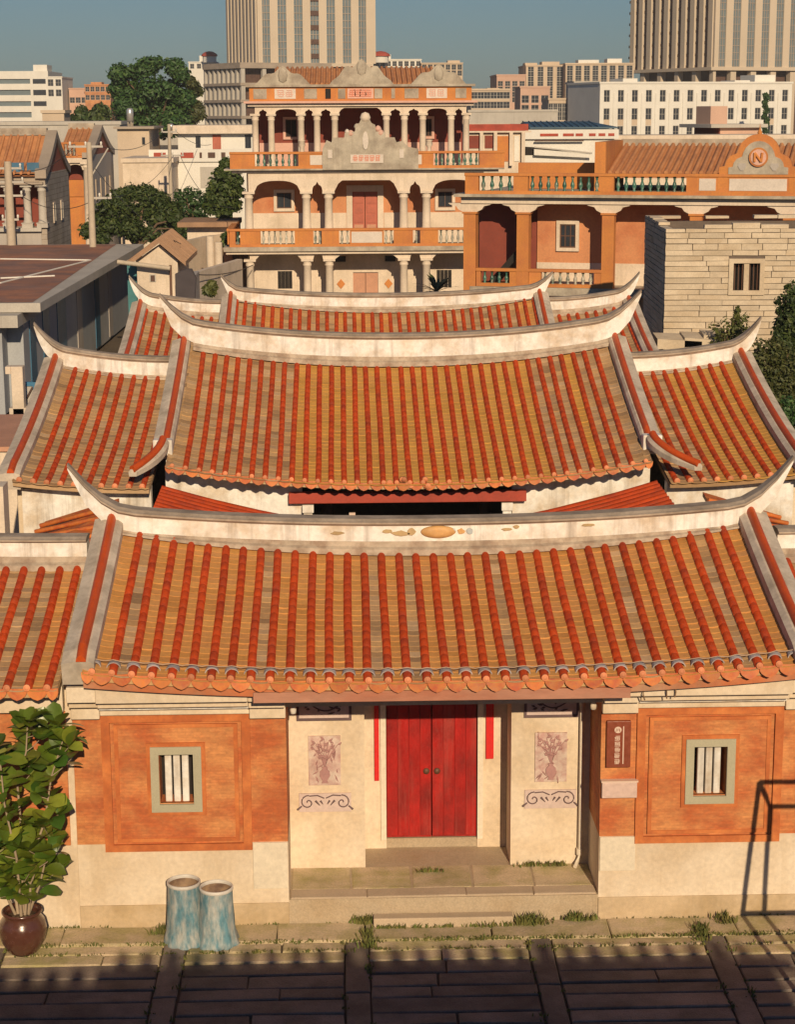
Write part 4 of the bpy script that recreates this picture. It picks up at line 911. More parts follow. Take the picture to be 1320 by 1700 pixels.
# ------------------------------------------------------------------ three storey mansion
F = Frame(607, 78); man = thing('mansion', 'three storey colonnaded mansion with orange balustrades and grey scalloped pediments', 'mansion', F.o)
X = lambda px, py=300, dy=0: F.x(px, py, dy); Z = lambda py, dy=0, px=607: F.z(px, py, dy)
cx6 = [X(p) for p in (412, 508, 545, 670, 708, 803)]; VD = 2.1
zf2b, zf2 = Z(420), Z(413)+.1; zrail2 = (Z(408), Z(378)); zbeam2 = (Z(301), Z(286)); zfl3 = Z(281); zrail3 = (Z(279), Z(251))
xl, xr_ = X(379)-.1, X(836)
dcx = (X(585), X(628))
mb = MB(); mb.wall(cx6[0]-.2, cx6[5]+.2, 0, zf2b, VD, VD+.3, [(dcx[0], dcx[1], 0, Z(452, VD))]); w1 = mb.build('ground_floor_wall', M['mcream'], man, local=True)
mb = MB(); mb.box(cx6[0]-.2, cx6[5]+.2, VD+.3, 13, 0, zfl3-.05); mb.build('body', M['pinkw'], man, local=True)
mb = MB(); mb.box(dcx[0], dcx[1], VD+.12, VD+.2, 0, Z(452, VD)); dd = mb.build('door', M['doorw'], man, local=True)
mb = MB(); mb.box((dcx[0]+dcx[1])/2-.02, (dcx[0]+dcx[1])/2+.02, VD+.1, VD+.12, 0, Z(452, VD)); mb.build('door_gap', M['wood'], dd, local=True)
for pa, pb in ((461, 485), (725, 750)):
    a, b = X(pa, 460, VD), X(pb, 460, VD); o = None
    for k in range(4):
        x = lerp(a, b, (k+.5)/4); mb = MB(); mb.box(x-.1, x+.1, VD-.02, VD+.02, Z(478, VD), Z(449, VD)); mb.build('window_slot', M['dark'], w1, local=True)
for pa in (566, 645):
    x, z = X(pa, 471, VD), Z(471, VD); mb = MB(); mb.prism([(x, z-.28), (x+.24, z), (x, z+.28), (x-.24, z)], VD-.05, VD+.02); mb.build('orange_tile', M['orange'], w1, local=True)
for pa in (565, 648): mb = MB(); x = X(pa, 429, VD); mb.box(x-.3, x+.3, VD-.1, VD, Z(434, VD), Z(425, VD)); mb.build('vent', M['dark'], w1, local=True)
for x in cx6: column(man, x, 0, 0, zf2b-.3, .23, ped=.3)
for a, b in zip(cx6, cx6[1:]):
    kd = 'flat' if b-a > 2 else 'ogee'; arch(man, a, b, 0, zf2b-.3, zf2b, zf2b-.06, 'flat', r=.35)
mb = MB(); mb.box(xl-.1, xr_, -.45, VD+.05, zf2b, zf2b+.16); mb.build('floor_slab', M['mcream'], man, local=True)
mb = MB(); mb.box(xl-.22, xr_, -.62, VD+.04, zf2b+.16, zrail2[0]); mb.build('cornice', M['crown'], man, local=True)
its = [('pier', xl, X(389)), ('green', X(389), X(397)), ('pier', X(397), X(432))]
def seq(lst):
    r = []
    for k, a, b in lst: r.append((k, X(a), X(b)))
    return r
balustrade(man, -.32, zrail2[0], zrail2[1], seq([('pier', 379, 389), ('green', 389, 397), ('pier', 397, 431), ('bal', 431, 488), ('pier', 488, 519), ('bal', 519, 533), ('pier', 533, 562), ('bal', 562, 580), ('panel:plaque', 580, 636), ('bal', 636, 653), ('pier', 653, 685), ('bal', 685, 697), ('pier', 697, 727), ('bal', 727, 784), ('pier', 784, 836)]), pitch=.31)
mb = MB(); mb.box(xl-.02, xl+.24, -.2, 9, zrail2[0]+.14, zrail2[1]-.13); mb.box(xl-.06, xl+.28, -.18, 9, zrail2[1]-.128, zrail2[1]-.002); mb.build('side_balustrade', M['orange'], man, local=True)
mb = MB(); mb.box(xl-.2, cx6[0]-.21, VD+.05, 9, zf2b, zf2b+.3); mb.build('side_slab', M['mcream'], man, local=True)
# second floor
zd = Z(318, VD); zc = Z(353, VD)
mb = MB(); mb.wall(cx6[0]-.1, cx6[5]+.1, zrail2[0], zfl3-.1, VD, VD+.25, [(dcx[0], dcx[1], 0, zd), (X(459, 330, VD), X(484, 330, VD), Z(348, VD), Z(318, VD)), (X(727, 330, VD), X(751, 330, VD), Z(348, VD), Z(318, VD))]); w2 = mb.build('upper_wall', M['pinkw'], man, local=True)
mb = MB(); mb.wall(cx6[0]-.1, cx6[5]+.1, zrail2[0], zc, VD-.03, VD-.002, [(dcx[0]-.35, dcx[1]+.35, 0, 20)]); mb.build('wainscot', M['mcream'], w2, local=True)
for a, b in ((459, 484), (727, 751)):
    x0, x1 = X(a, 330, VD), X(b, 330, VD); framed_window(w2, (x0+x1)/2, VD-.02, Z(345, VD), x1-x0-.02, Z(319, VD)-Z(345, VD), .17, 'mcream', 2, 1)
mb = MB(); mb.wall(dcx[0]-.33, dcx[1]+.33, zrail2[0], zd+.35, VD-.09, VD-.002, [(dcx[0], dcx[1], 0, zd)]); dfr = mb.build('door_frame', M['mcream'], w2, local=True)
for k in range(2):
    a, b = lerp(dcx[0], dcx[1], k/2)+.02, lerp(dcx[0], dcx[1], (k+1)/2)-.02
    mb = MB(); mb.box(a, b, VD+.06, VD+.14, zrail2[0], zd); d_ = mb.build('door', M['doorr'], man, local=True)
    for q in range(4): zz = lerp(zrail2[0]+.6, zd-.1, q/4); mb = MB(); mb.box(a+.08, b-.08, VD+.03, VD+.07, zz, zz+(zd-zrail2[0]-.7)/4-.1); mb.build('door_panel', M['doorw'] if q == 0 else M['doorr'], d_, local=True)
zs2 = Z(317)
for x in cx6: column(man, x, 0, zrail2[0], zs2, .235)
for i, (a, b) in enumerate(zip(cx6, cx6[1:])):
    big = b-a > 2; arch(man, a, b, 0, zs2, zbeam2[1], Z(299) if big else Z(301), ('flat' if i == 2 else 'round') if big else 'ogee', r=.33)
mb = MB(); mb.box(xl+.3, xr_-.3, -.3, VD+.02, zbeam2[1], zfl3-.02); mb.build('beam', M['mcream'], man, local=True)
mb = MB(); mb.box(xl-.1, xr_, -.62, VD+.1, zfl3-.02, zrail3[0]); mb.build('cornice', M['crown'], man, local=True)
balustrade(man, -.38, zrail3[0], zrail3[1], seq([('pier', 383, 424), ('green', 424, 496), ('pier', 496, 513), ('panel:plaque', 513, 538), ('pier', 538, 676), ('panel:plaque', 676, 702), ('pier', 702, 719), ('green', 719, 795), ('pier', 795, 836)]), pitch=.33)
# pediment over the middle of the second floor balcony
S_ = [(536, 281), (536, 247), (543, 232), (551, 236), (553, 228), (572, 228), (573, 220), (590, 218), (591, 207), (597, 204), (601, 196), (607, 192), (613, 196), (617, 204), (623, 207), (624, 218), (639, 220), (640, 228), (655, 228), (658, 236), (668, 234), (678, 244), (694, 247), (694, 281)]
mb = MB(); mb.prism([(X(a), Z(b)) for a, b in reversed(S_)], -.66, -.40); ped = mb.build('pediment', M['crown'], man, local=True)
mb = MB(); mb.lathe([(0, -.3), (.24, -.18), (.3, 0), (.2, .22), (0, .3)], 12, (X(607), -.5, Z(195))); mb.build('finial', M['mcream'], ped, local=True)
for (px, py, r, mm) in ((583, 222, .22, 'pinkplaque'), (628, 214, .2, 'pinkplaque'), (593, 210, .18, 'crown'), (632, 221, .22, 'pinkplaque'), (577, 218, .14, 'plaque')):
    mb = MB(); mb.lathe([(0, -r), (r*.8, -r*.5), (r, 0), (r*.6, r*.7), (0, r)], 8, (X(px), -.5, Z(py))); mb.build('ornament', M[mm], ped, local=True)
mb = MB(); mb.prism([(X(607)+.16*math.sin(q), Z(233)+.5*math.cos(q)) for q in [i*math.pi/5 for i in range(10)]][::-1], -.72, -.65); mb.build('relief', M['plaque'], ped, local=True)
mb = MB(); mb.box(X(582), X(636), -.70, -.655, Z(270), Z(256)); mb.build('name_panel', M['plaque'], ped, local=True)
rs = random.Random(9)
for k in range(5):
    mb = MB(); x = X(586+9.2*k); strokes(mb, x, Z(267), .27, .32, rs, -.72, -.695); mb.build('character', M['char'], ped, local=True)
for a, b in ((545, 552), (663, 670)): mb = MB(); mb.box(X(a), X(b), -.70, -.655, Z(262), Z(248)); mb.build('relief', M['plaque'], ped, local=True)
for px in (502, 712):
    mb = MB(); mb.lathe([(.12, 0), (.1, .2), (.2, .35), (.16, .55), (.24, .6), (.0, .62)], 10, (X(px), -.4, zrail3[1])); mb.build('urn', M['mcream'], man, local=True)
# third floor, set back
D3 = 2.6; X3 = lambda px, py=230: F.x(px, py, D3); Z3 = lambda py: F.z(600, py, D3)
c3 = [X3(p) for p in (424, 450.5, 500, 526.5, 556, 641.6, 671.5, 702, 749, 774)]; zt3 = Z3(188); zb3 = Z3(181)
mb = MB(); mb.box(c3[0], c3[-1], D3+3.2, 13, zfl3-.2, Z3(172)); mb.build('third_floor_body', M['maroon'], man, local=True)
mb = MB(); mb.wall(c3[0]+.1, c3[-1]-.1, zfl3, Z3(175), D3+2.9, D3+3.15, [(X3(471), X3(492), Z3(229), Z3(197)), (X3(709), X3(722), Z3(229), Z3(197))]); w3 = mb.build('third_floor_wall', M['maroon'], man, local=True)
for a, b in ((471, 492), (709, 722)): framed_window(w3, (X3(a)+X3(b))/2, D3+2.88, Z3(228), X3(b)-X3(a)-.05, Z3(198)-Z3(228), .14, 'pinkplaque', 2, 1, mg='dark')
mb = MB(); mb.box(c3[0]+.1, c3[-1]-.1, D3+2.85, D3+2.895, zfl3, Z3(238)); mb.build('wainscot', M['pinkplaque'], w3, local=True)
mb = MB(); mb.box(c3[0]-.2, c3[-1]+.2, .0, D3+3, zfl3-.1, zfl3+.02); mb.build('terrace_floor', M['lgrey'], man, local=True)
for x in c3: column(man, x, D3, zfl3, zt3, .19, ped=.25)
for i, (a, b) in enumerate(zip(c3, c3[1:])):
    arch(man, a, b, D3, zt3, Z3(176), Z3(179) if i == 4 else Z3(180.5), 'flat' if i == 4 else ('round' if b-a > 1.4 else 'ogee'), r=.22)
mb = MB(); mb.box(c3[0]-.4, c3[-1]+.4, D3-.35, D3+3.3, Z3(176), Z3(171)); mb.build('cornice', M['mcream'], man, local=True)
mb = MB(); mb.box(c3[0]-.6, c3[-1]+.6, D3-.6, D3+3.3, Z3(171), Z3(167.5)); mb.build('cornice', M['pinkplaque'], man, local=True)
pz0, pz1 = Z3(167.5), Z3(144)
mb = MB(); mb.box(c3[0]-.3, c3[-1]+.3, D3-.12, D3+.2, pz0, pz1); par = mb.build('parapet', M['orange'], man, local=True)
for a, b, mm in ((422, 444, 'crown'), (457, 492, 'plaque'), (506, 527, 'crown'), (541, 550, 'dark'), (562, 574, 'crown'), (577.5, 620.5, 'pinkplaque'), (622, 635, 'crown'), (650, 656, 'crown'), (672, 695, 'crown'), (708, 742, 'plaque'), (756, 774, 'crown')):
    mb = MB(); mb.box(X3(a), X3(b), D3-.16, D3-.1, Z3(163.5), Z3(147)); p_ = mb.build('plaque', M[mm], par, local=True)
    if mm in ('plaque', 'pinkplaque'):
        n = 2 if mm == 'plaque' else 4; w_ = X3(b)-X3(a)
        for k in range(n): mb = MB(); x = X3(a)+w_*((k+.5)/n*.8+.1)-.22; strokes(mb, x, Z3(160.5), .42, .40, rs, D3-.185, D3-.155); mb.build('character', M['char' if mm == 'pinkplaque' else 'pinkplaque'], p_, local=True)
mb = MB(); mb.box(c3[0]-.5, c3[-1]+.5, D3-.3, D3+.4, pz1, Z3(140)); mb.build('parapet_coping', M['crown'], man, local=True)
def scallop(c, hw, zlo, zhi, n=18, bumps=3):
    P = []
    for i in range(n+1):
        f = i/n; u = 2*f-1; z = zlo + (zhi-zlo)*(1-abs(u)**1.7)*(0.86+.14*math.cos(u*math.pi*bumps))
        P.append((c+u*hw, z))
    return [(c-hw, zlo-.02)] + [(c+hw, zlo-.02)] + P[::-1][1:-1]
for pc, hwpx, top in ((471, 45, 109), (601, 52, 97), (728, 45, 107)):
    mb = MB(); mb.prism(scallop(X3(pc), hwpx/28.6, Z3(140), Z3(top), 20, 3 if pc != 601 else 4), D3-.2, D3+.25); q_ = mb.build('crown_pediment', M['crown'], man, local=True)
    mb = MB(); mb.lathe([(0, -.42), (.22, -.3), (.26, 0), (.2, .3), (0, .42)], 10, (X3(pc), D3-.25, Z3(top+16))); mb.v = [(x, D3-.2+(y-D3+.25)*.3, z) for x, y, z in mb.v]; mb.build('relief', M['crown'], q_, local=True)
mb = MB(); a, b = c3[0]+1, c3[-1]-1; mb.prismx([(D3+1.2, Z3(140)), (D3+5.2, Z3(140)+1.0), (D3+9.2, Z3(140)), (D3+9.2, Z3(140)-.2), (D3+1.2, Z3(140)-.2)], a, b); rf = mb.build('roof', M['rtile'], man, local=True)
for k in range(34):
    x = lerp(a, b, (k+.5)/34); MB().tube([(x, D3+1.15, Z3(140)+.04), (x, D3+5.2, Z3(140)+1.04)], .085, 6).build('roll_tile', M['rtile'], rf, local=True)

# ------------------------------------------------------------------ orange house on the right
R_ = math.radians(-17); G = Frame(772, 54, R_); oh = thing('orange_house', 'wide orange verandah house with green glazed balusters and arched pediment at right', 'house', G.o, R_)
X = lambda px, py=300, dy=0: G.x(px, py, dy); Z = lambda py, px=900, dy=0: G.z(px, py, dy)
x0, x1 = X(772), X(1322)+2.5; zc0, zc1 = Z(338), Z(322); zr0, zr1 = Z(322), Z(287); zfl = Z(474); VD = 1.45
dkw = 'orange'
mb = MB(); mb.wall(x0+2.9, x1, 0, zc0, VD, VD+.3, [(X(930, 393, VD), X(957, 393, VD), Z(412, 940, VD), Z(371, 940, VD))]); ow = mb.build('wall', M['orange2'] if 'orange2' in M else M['pinkw'], oh, local=True)
xa_, xb_ = X(930, 393, VD), X(957, 393, VD); framed_window(ow, (xa_+xb_)/2, VD-.02, Z(411, 940, VD), xb_-xa_-.02, Z(372, 940, VD)-Z(411, 940, VD), .15, 'mcream', 3, 2)
mb = MB(); mb.box(x0+2.9, x1, VD-.03, VD-.002, 0, Z(436, 940, VD)); mb.build('wainscot', M['mcream'], ow, local=True)
mb = MB(); mb.box(x0+.1, x1, VD+.3, 11, 0, zc0); mb.build('body', M['pinkw'], oh, local=True)
mb = MB(); mb.box(x0+.3, x0+2.88, VD+.1, VD+.3, zfl, zc0); mb.build('stair_wall', M['maroon'], oh, local=True)
mb = MB(); mb.add([(x0+.9, VD-1.2, zfl), (x0+2.6, VD-1.2, zfl+1.9), (x0+2.6, VD-.1, zfl+1.9), (x0+.9, VD-.1, zfl), (x0+.9, VD-1.2, zfl-.4), (x0+2.6, VD-1.2, zfl+1.5), (x0+2.6, VD-.1, zfl+1.5), (x0+.9, VD-.1, zfl-.4)], [(0, 1, 2, 3), (7, 6, 5, 4), (0, 4, 5, 1), (1, 5, 6, 2), (2, 6, 7, 3), (3, 7, 4, 0)]); mb.build('stair', M['dark'], oh, local=True)
for k in range(5): mb = MB(); x = x0+2.0+k*.14; mb.box(x, x+.1, VD-.15, VD-.05, zfl+1.9, zc0); mb.build('slat', M['wood'], oh, local=True)
pil = [(772, 792), (860, 880), (1001, 1021), (1146, 1166), (1300, 1320)]
for a, b in pil:
    xa, xb = X(a, 400), X(b, 400); mb = MB(); mb.box(xa, xb, -.26, .26, 0, zc0-.42); mb.box(xa-.06, xb+.06, -.32, .32, zc0-.44, zc0-.36); pc = mb.build('pillar', M['orange'], oh, local=True)
    w_ = xb-xa; m_ = MB()
    m_.prism([(xa-.05, zc0-.36), (xb+.05, zc0-.36), (xb+.25, zc0-.26), (xb+.35, zc0-.12), (xb+.62, zc0-.06), (xb+.7, zc0), (xa-.7, zc0), (xa-.62, zc0-.06), (xa-.35, zc0-.12), (xa-.25, zc0-.26)], -.2, .2); m_.build('capital', M['mcream'], pc, local=True)
mb = MB(); mb.box(x0-.1, x1, -.28, .28, zc0, zc1-.12); mb.build('beam', M['mcream'], oh, local=True)
mb = MB(); mb.box(x0-.1, x1, .28, VD+.1, zc0+.05, zc0+.2); mb.build('verandah_ceiling', M['mcream'], oh, local=True)
mb = MB(); mb.box(x0-.35, x1, -.62, VD, zc1-.12, zc1); mb.build('cornice', M['crown'], oh, local=True)
def seq(lst, py=305): return [(k, X(a, py), X(b, py)) for k, a, b in lst]
balustrade(oh, -.28, zr0, zr1, seq([('pier', 776, 798), ('green', 798, 856), ('pier', 856, 880), ('green', 880, 1000), ('pier', 1000, 1022), ('green', 1022, 1142), ('pier', 1142, 1160), ('panel:plaque', 1160, 1194), ('pier', 1194, 1210)]) + [('panel:plaque', X(1210), X(1312)), ('pier', X(1312), x1)], pitch=.34)
balustrade(oh, -.1, Z(476), Z(446), seq([('pier', 793, 800), ('green', 800, 848), ('pier', 848, 860), ('pier', 880, 900), ('bal', 900, 988), ('pier', 988, 1001)], 460), pitch=.32, name='lower_balustrade')
mb = MB(); mb.box(x0+.3, x1, -.3, VD, Z(476)-.35, Z(476)-.01); mb.build('verandah_floor', M['crown'], oh, local=True)
# arched pediment with medallion
pc = X(1262, 255); zz = Z(291, 1262); R0 = Z(222, 1262)-zz
S_ = [(-1.75, 0), (1.75, 0), (1.75, .38), (1.50, .42), (1.44, .66), (1.28, .86), (1.04, .96), (.96, 1.00), (.90, 1.22), (.76, 1.48), (.55, 1.68), (.29, 1.81), (0, 1.85), (-.29, 1.81), (-.55, 1.68), (-.76, 1.48), (-.90, 1.22), (-.96, 1.00), (-1.04, .96), (-1.28, .86), (-1.44, .66), (-1.50, .42), (-1.75, .38)]
k_ = R0/1.85*1.0; mb = MB(); mb.prism([(pc+x*k_, zz+z*k_) for x, z in S_], -.42, -.12); pd = mb.build('pediment', M['orange'], oh, local=True)
mb = MB(); mb.prism([(pc+x*k_*.76, zz+.05+z*k_*.80) for x, z in S_], -.47, -.40); mb.build('tympanum', M['crown'], pd, local=True)
mb = MB(); n = 22; c_ = zz+.82*k_; mb.prism([(pc+.43*k_*math.cos(q*2*math.pi/n), c_+.43*k_*math.sin(q*2*math.pi/n)) for q in range(n)], -.56, -.46); md = mb.build('medallion', M['orange'], pd, local=True)
mb = MB(); mb.prism([(pc+.35*k_*math.cos(q*2*math.pi/n), c_+.35*k_*math.sin(q*2*math.pi/n)) for q in range(n)], -.575, -.555); mb.build('medallion_face', M['pinkplaque'], md, local=True)
mb = MB(); y_ = -.60
for a, b in (((-.17, -.2), (-.17, .2)), ((-.17, .2), (.13, -.2)), ((.13, -.2), (.17, .2))): mb.tube([(pc+a[0]*k_, y_, c_+a[1]*k_), (pc+b[0]*k_, y_, c_+b[1]*k_)], .055, 6)
mb.build('emblem', M['orange'], md, local=True)
for s_ in (-1, 1): mb = MB(); mb.prism([(pc+s_*.72*k_+.2*math.cos(q)*k_, zz+.42*k_+.17*math.sin(q)*k_*(1+.4*math.sin(3*q))) for q in [i*math.pi/5 for i in range(10)]], -.50, -.46); mb.build('relief', M['stain'], pd, local=True)
mb = MB(); mb.lathe([(.07, 0), (.1, .1), (.03, .25), (0, .5)], 8, (pc, -.27, zz+1.85*k_-.05)); mb.build('finial', M['orange'], pd, local=True)
# tiled roof and parapet behind
a, b = G.x(1020, 250, 5), G.x(1206, 250, 5)+6; zt_ = G.z(1100, 240, 8); zl_ = G.z(1100, 288, 3)
mb = MB(); mb.prismx([(3, zl_), (8, zt_), (11, zl_), (11, zl_-.2), (3, zl_-.2)], a, b); rf = mb.build('roof', M['rtile'], oh, local=True)
for k in range(36): x = lerp(a, b, (k+.5)/36); MB().tube([(x, 2.95, zl_+.04), (x, 8, zt_+.05)], .095, 6).build('roll_tile', M['rtile'], rf, local=True)
mb = MB(); mb.box(a-.1, b, 7.8, 8.2, zt_-.1, zt_+.25); mb.build('ridge', M['crown'], oh, local=True)
mb = MB(); mb.box(a-.5, a-.02, 2.8, 8.2, zc1, zt_+.2); mb.build('gable', M['orange'], oh, local=True)
mb = MB(); mb.box(x0+1.2, a-.5, 5.5, 5.8, zc1, G.z(900, 270, 5.5)); mb.build('rear_parapet', M['orange'], oh, local=True)
mb = MB(); mb.box(x0+.1, x1, VD, 11, zc0, zc1-.02); mb.build('flat_roof', M['crown'], oh, local=True)

# ------------------------------------------------------------------ stone block house at right
R_ = math.radians(-3); G = Frame(1108, 38, R_); sb = thing('stone_house', 'flat topped pale stone block house with one barred window behind the right wing', 'house', G.o, R_)
zt = G.z(1108, 380); xw = (G.x(1218, 455), G.x(1262, 455)); zw = (G.z(1240, 482), G.z(1240, 437)); W_ = 7.2; DP = 6.6
mb = MB(); mb.wall(0.04, W_, 0, zt-.1, .05, .4, [(xw[0], xw[1], zw[0], zw[1])]); mb.build('wall', M['mortar'], sb, local=True)
mb = MB(); mb.box(.04, .4, .4, DP, 0, zt-.1); mb.box(W_-.3, W_, .4, DP, 0, zt-.1); mb.box(.4, W_-.3, DP-.3, DP, 0, zt-.1); mb.box(.4, W_-.3, .4, DP-.3, zt-.5, zt-.35); mb.build('inner_wall', M['mortar'], sb, local=True)
rb = random.Random(21)
def blk(x0_, x1_, y0_, y1_, z0_, z1_, nm='stone_block'):
    j = lambda: rb.uniform(-.012, .012)
    mb = MB(); vs = [(x+j(), y+j(), z+j()*.6) for x, y, z in [(x0_,y0_,z0_),(x1_,y0_,z0_),(x1_,y1_,z0_),(x0_,y1_,z0_),(x0_,y0_,z1_),(x1_,y0_,z1_),(x1_,y1_,z1_),(x0_,y1_,z1_)]]
    mb.add(vs, [(0,3,2,1),(4,5,6,7),(0,1,5,4),(1,2,6,5),(2,3,7,6),(3,0,4,7)]); mb.build(nm, M['block'], sb, local=True)
z = 2.6; row = 0
while z < zt-.02:
    h = rb.choice([.18, .2, .225, .19]); h = min(h, zt-z); top = z > zt-.75
    if zt-z-h < .1: h = zt-z
    x = 0; 
    while x < W_-.01:
        l = rb.uniform(.55, 1.25) if top else rb.choice([rb.uniform(1.2, 2.2), rb.uniform(.8, 1.4)]); e = min(W_, x+l)
        if W_-e < .3: e = W_
        g = .012
        def place(a, b):
            if b-a > .05: blk(a+g, b-g, -.0+rb.uniform(-.012, .012), .3, z+g, z+h-g*.6)
        if z+h > zw[0]-.12 and z < zw[1]+.12:
            if e <= xw[0]-.15 or x >= xw[1]+.15: place(x, e)
            else:
                place(x, min(e, xw[0]-.15)); place(max(x, xw[1]+.15), e)
        else: place(x, e)
        x = e
    y = .32
    while y < DP:
        l = rb.uniform(1.0, 2.2); e = min(DP, y+l); 
        blk(-.0+rb.uniform(-.01, .01), .3, y+.012, e-.012, z+.012, z+h-.012); y = e
    z += h; row += 1
for x0_, x1_, y0_, y1_ in ((.35, W_, .05, .4), (.0, .4, .3, DP), (W_-.4, W_, .4, DP), (.4, W_-.4, DP-.4, DP)):
    n = max(1, int(max(x1_-x0_, y1_-y0_)/.9)); 
    for k in range(n):
        if rb.random() < .25: continue
        if x1_-x0_ > y1_-y0_: blk(lerp(x0_, x1_, k/n)+.02, lerp(x0_, x1_, (k+1)/n)-.02, y0_, y1_, zt+.005, zt+rb.uniform(.1, .2), 'cap_stone')
        else: blk(x0_, x1_, lerp(y0_, y1_, k/n)+.02, lerp(y0_, y1_, (k+1)/n)-.02, zt+.005, zt+rb.uniform(.08, .16), 'cap_stone')
mb = MB(); xx = (xw[0]+xw[1])/2; mb.wall(xw[0]-.16, xw[1]+.16, zw[0]-.16, zw[1]+.16, -.06, .25, [(xw[0], xw[1], zw[0], zw[1])]); wf = mb.build('window', M['block'], sb, local=True)
mb = MB(); mb.box(xx-.09, xx+.09, .0, .2, zw[0], zw[1]); mb.build('mullion', M['block'], wf, local=True)
for k in range(7):
    x = lerp(xw[0], xw[1], (k+.5)/7)
    if abs(x-xx) > .1: MB().tube([(x, .1, zw[0]), (x, .1, zw[1])], .018, 5).build('bar', M['wood'], wf, local=True)
mb = MB(); mb.box(xw[0], xw[1], .3, .34, zw[0], zw[1]); mb.build('pane', M['dark'], wf, local=True)
for i, (px, py, w_, d_) in enumerate(((1125, 562, 1.5, .5), (1160, 560, 1.1, .5), (1185, 556, .8, .4))):
    p = at(px, py, 35.5); mb = MB(); mb.add([(p.x-w_/2, p.y-d_, p.z-.3), (p.x+w_/2, p.y-d_, p.z-.2), (p.x+w_/2, p.y+d_, p.z-.1), (p.x-w_/2, p.y+d_, p.z-.25), (p.x-w_/2, p.y-d_, p.z+.05), (p.x+w_/2, p.y-d_, p.z-.05), (p.x+w_/2, p.y+d_, p.z+.1), (p.x-w_/2, p.y+d_, p.z+.15)], [(0,3,2,1),(4,5,6,7),(0,1,5,4),(1,2,6,5),(2,3,7,6),(3,0,4,7)])
    tag(mb.build('stone_slab', M['block']), ['large loose stone slab at the foot of the block house near its dark corner', 'middle loose stone slab leaning at the foot of the block house', 'small loose stone slab beside the bushes before the block house'][i], 'slab', 'loose slabs before the block house')
# ------------------------------------------------------------------ trees
def leaf_cloud(mb, lobes, n, size, r, flat=.6):
    for _ in range(n):
        c, rad = r.choice(lobes)
        while True:
            d = Vector((r.gauss(0, 1), r.gauss(0, 1), r.gauss(0, 1)))
            if d.length > .01: break
        d.normalize(); q = c + Vector((d.x*rad.x, d.y*rad.y, d.z*rad.z))*(r.uniform(.5, 1.03) if r.random() < .9 else r.uniform(1.0, 1.28))
        nrm = (d + Vector((r.gauss(0, .6), r.gauss(0, .6), r.gauss(0, .6)+.25))).normalized()
        u = nrm.orthogonal().normalized(); a = r.uniform(0, 6.28); u = (u*math.cos(a) + nrm.cross(u)*math.sin(a)); w_ = nrm.cross(u); s_ = size*r.uniform(.45, 1.4)
        mb.add([q-u*s_, q-w_*s_*.55+nrm*s_*.15, q+u*s_, q+w_*s_*.55+nrm*s_*.15], [(0, 1, 2), (0, 2, 3)] if r.random() < .5 else [(0, 1, 2, 3)])
def tree(label, px, pytop, pybot, pw, Y, z0=0.0, n=3500, leaf=.22, m='leafA', lobes=10, seed=1, name='tree', cat='tree', group=None, conic=0.0, trunk=True, lob=None):
    """crown drawn to fill the seen outline: centre px, top and bottom pixels, width pw, at depth Y"""
    r = random.Random(seed); t0 = at(px, pytop, Y); b0 = at(px, pybot, Y); d_ = (t0-CAM).dot(FWD); w_ = pw/FPX*d_; zt, zb_ = t0.z, b0.z
    o = thing(name, label, cat, (t0.x, Y, z0), group=group); c0 = Vector((0, 0, 0)); H = zt-zb_; L = []
    for lx, ly, lr in (lob or ()):
        q = at(lx, ly, Y); rr = lr/FPX*d_
        L.append((Vector((q.x-t0.x, r.uniform(-.35, .35)*w_*.5, q.z-z0)), Vector((rr, rr*1.1, rr*.85))))
    for c, rad in list(L) if cat in ('hedge', 'shrub', 'bush') and zb_-z0 > 1.2 else []:
        zz = c.z - rad.z*1.5
        while zz > .1: L.append((Vector((c.x, c.y+r.uniform(-.2, .2), zz)), rad*r.uniform(.9, 1.15))); zz -= rad.z*1.6
    for i in range(0 if lob else lobes):
        f = (i+.5)/lobes; a = r.uniform(0, 6.28); prof = (1-conic*f)*(1-.55*abs(2*f-1)**2.2); rr = w_/2*prof*r.uniform(.15, .62)
        rad = max(.14*min(w_, H), min(w_, H*1.2)*r.uniform(.17, .27))
        L.append((Vector((math.cos(a)*rr, math.sin(a)*rr, zb_-z0+rad*.7+(H-1.5*rad)*f)), Vector((rad*1.1, rad*1.1, rad*.82))))
    mb = MB(); leaf_cloud(mb, L, int(n*(1+.9*(len(L) > 2*len(lob or [0]*99)))), leaf, r); cr_ = mb.build('crown', M[m], o, local=True)
    if trunk:
        tr = Vector((r.uniform(-.2, .2), 0, max(.5, (zb_-z0)+H*.3)))
        MB().tube([(0, 0, -.2), tr*.5 + Vector((.1, 0, 0)), tr], [w_*.045, w_*.035, w_*.025], 7).build('trunk', M['bark'], o, local=True)
        for c, rad in L[::2]: MB().tube([tr*.75, (tr+c)*.5, c], [w_*.02, w_*.012, .02], 5).build('limb', M['bark'], o, local=True)
    return o
tree('large rounded green tree rising above the roofs left of the towers', 255, 92, 225, 150, 205, n=19000, leaf=.29, m='leafB', seed=3, lob=[(200, 122, 19), (197, 148, 17), (243, 112, 20), (225, 120, 14), (256, 106, 14), (291, 112, 17), (302, 124, 14), (222, 155, 24), (215, 185, 24), (252, 150, 26), (250, 185, 28), (285, 150, 24), (278, 180, 26), (305, 165, 20), (295, 195, 22), (205, 175, 18), (240, 205, 22), (265, 212, 20), (235, 170, 26), (262, 195, 26), (225, 205, 22), (290, 210, 20), (205, 205, 16)])
tree('smaller dark tree with bare gaps right of the large rounded tree', 318, 122, 215, 46, 215, n=3200, leaf=.28, m='leafC', seed=8, lob=[(316, 138, 12), (324, 150, 12), (312, 165, 12), (326, 178, 13), (318, 195, 14), (332, 190, 9), (308, 185, 10)])
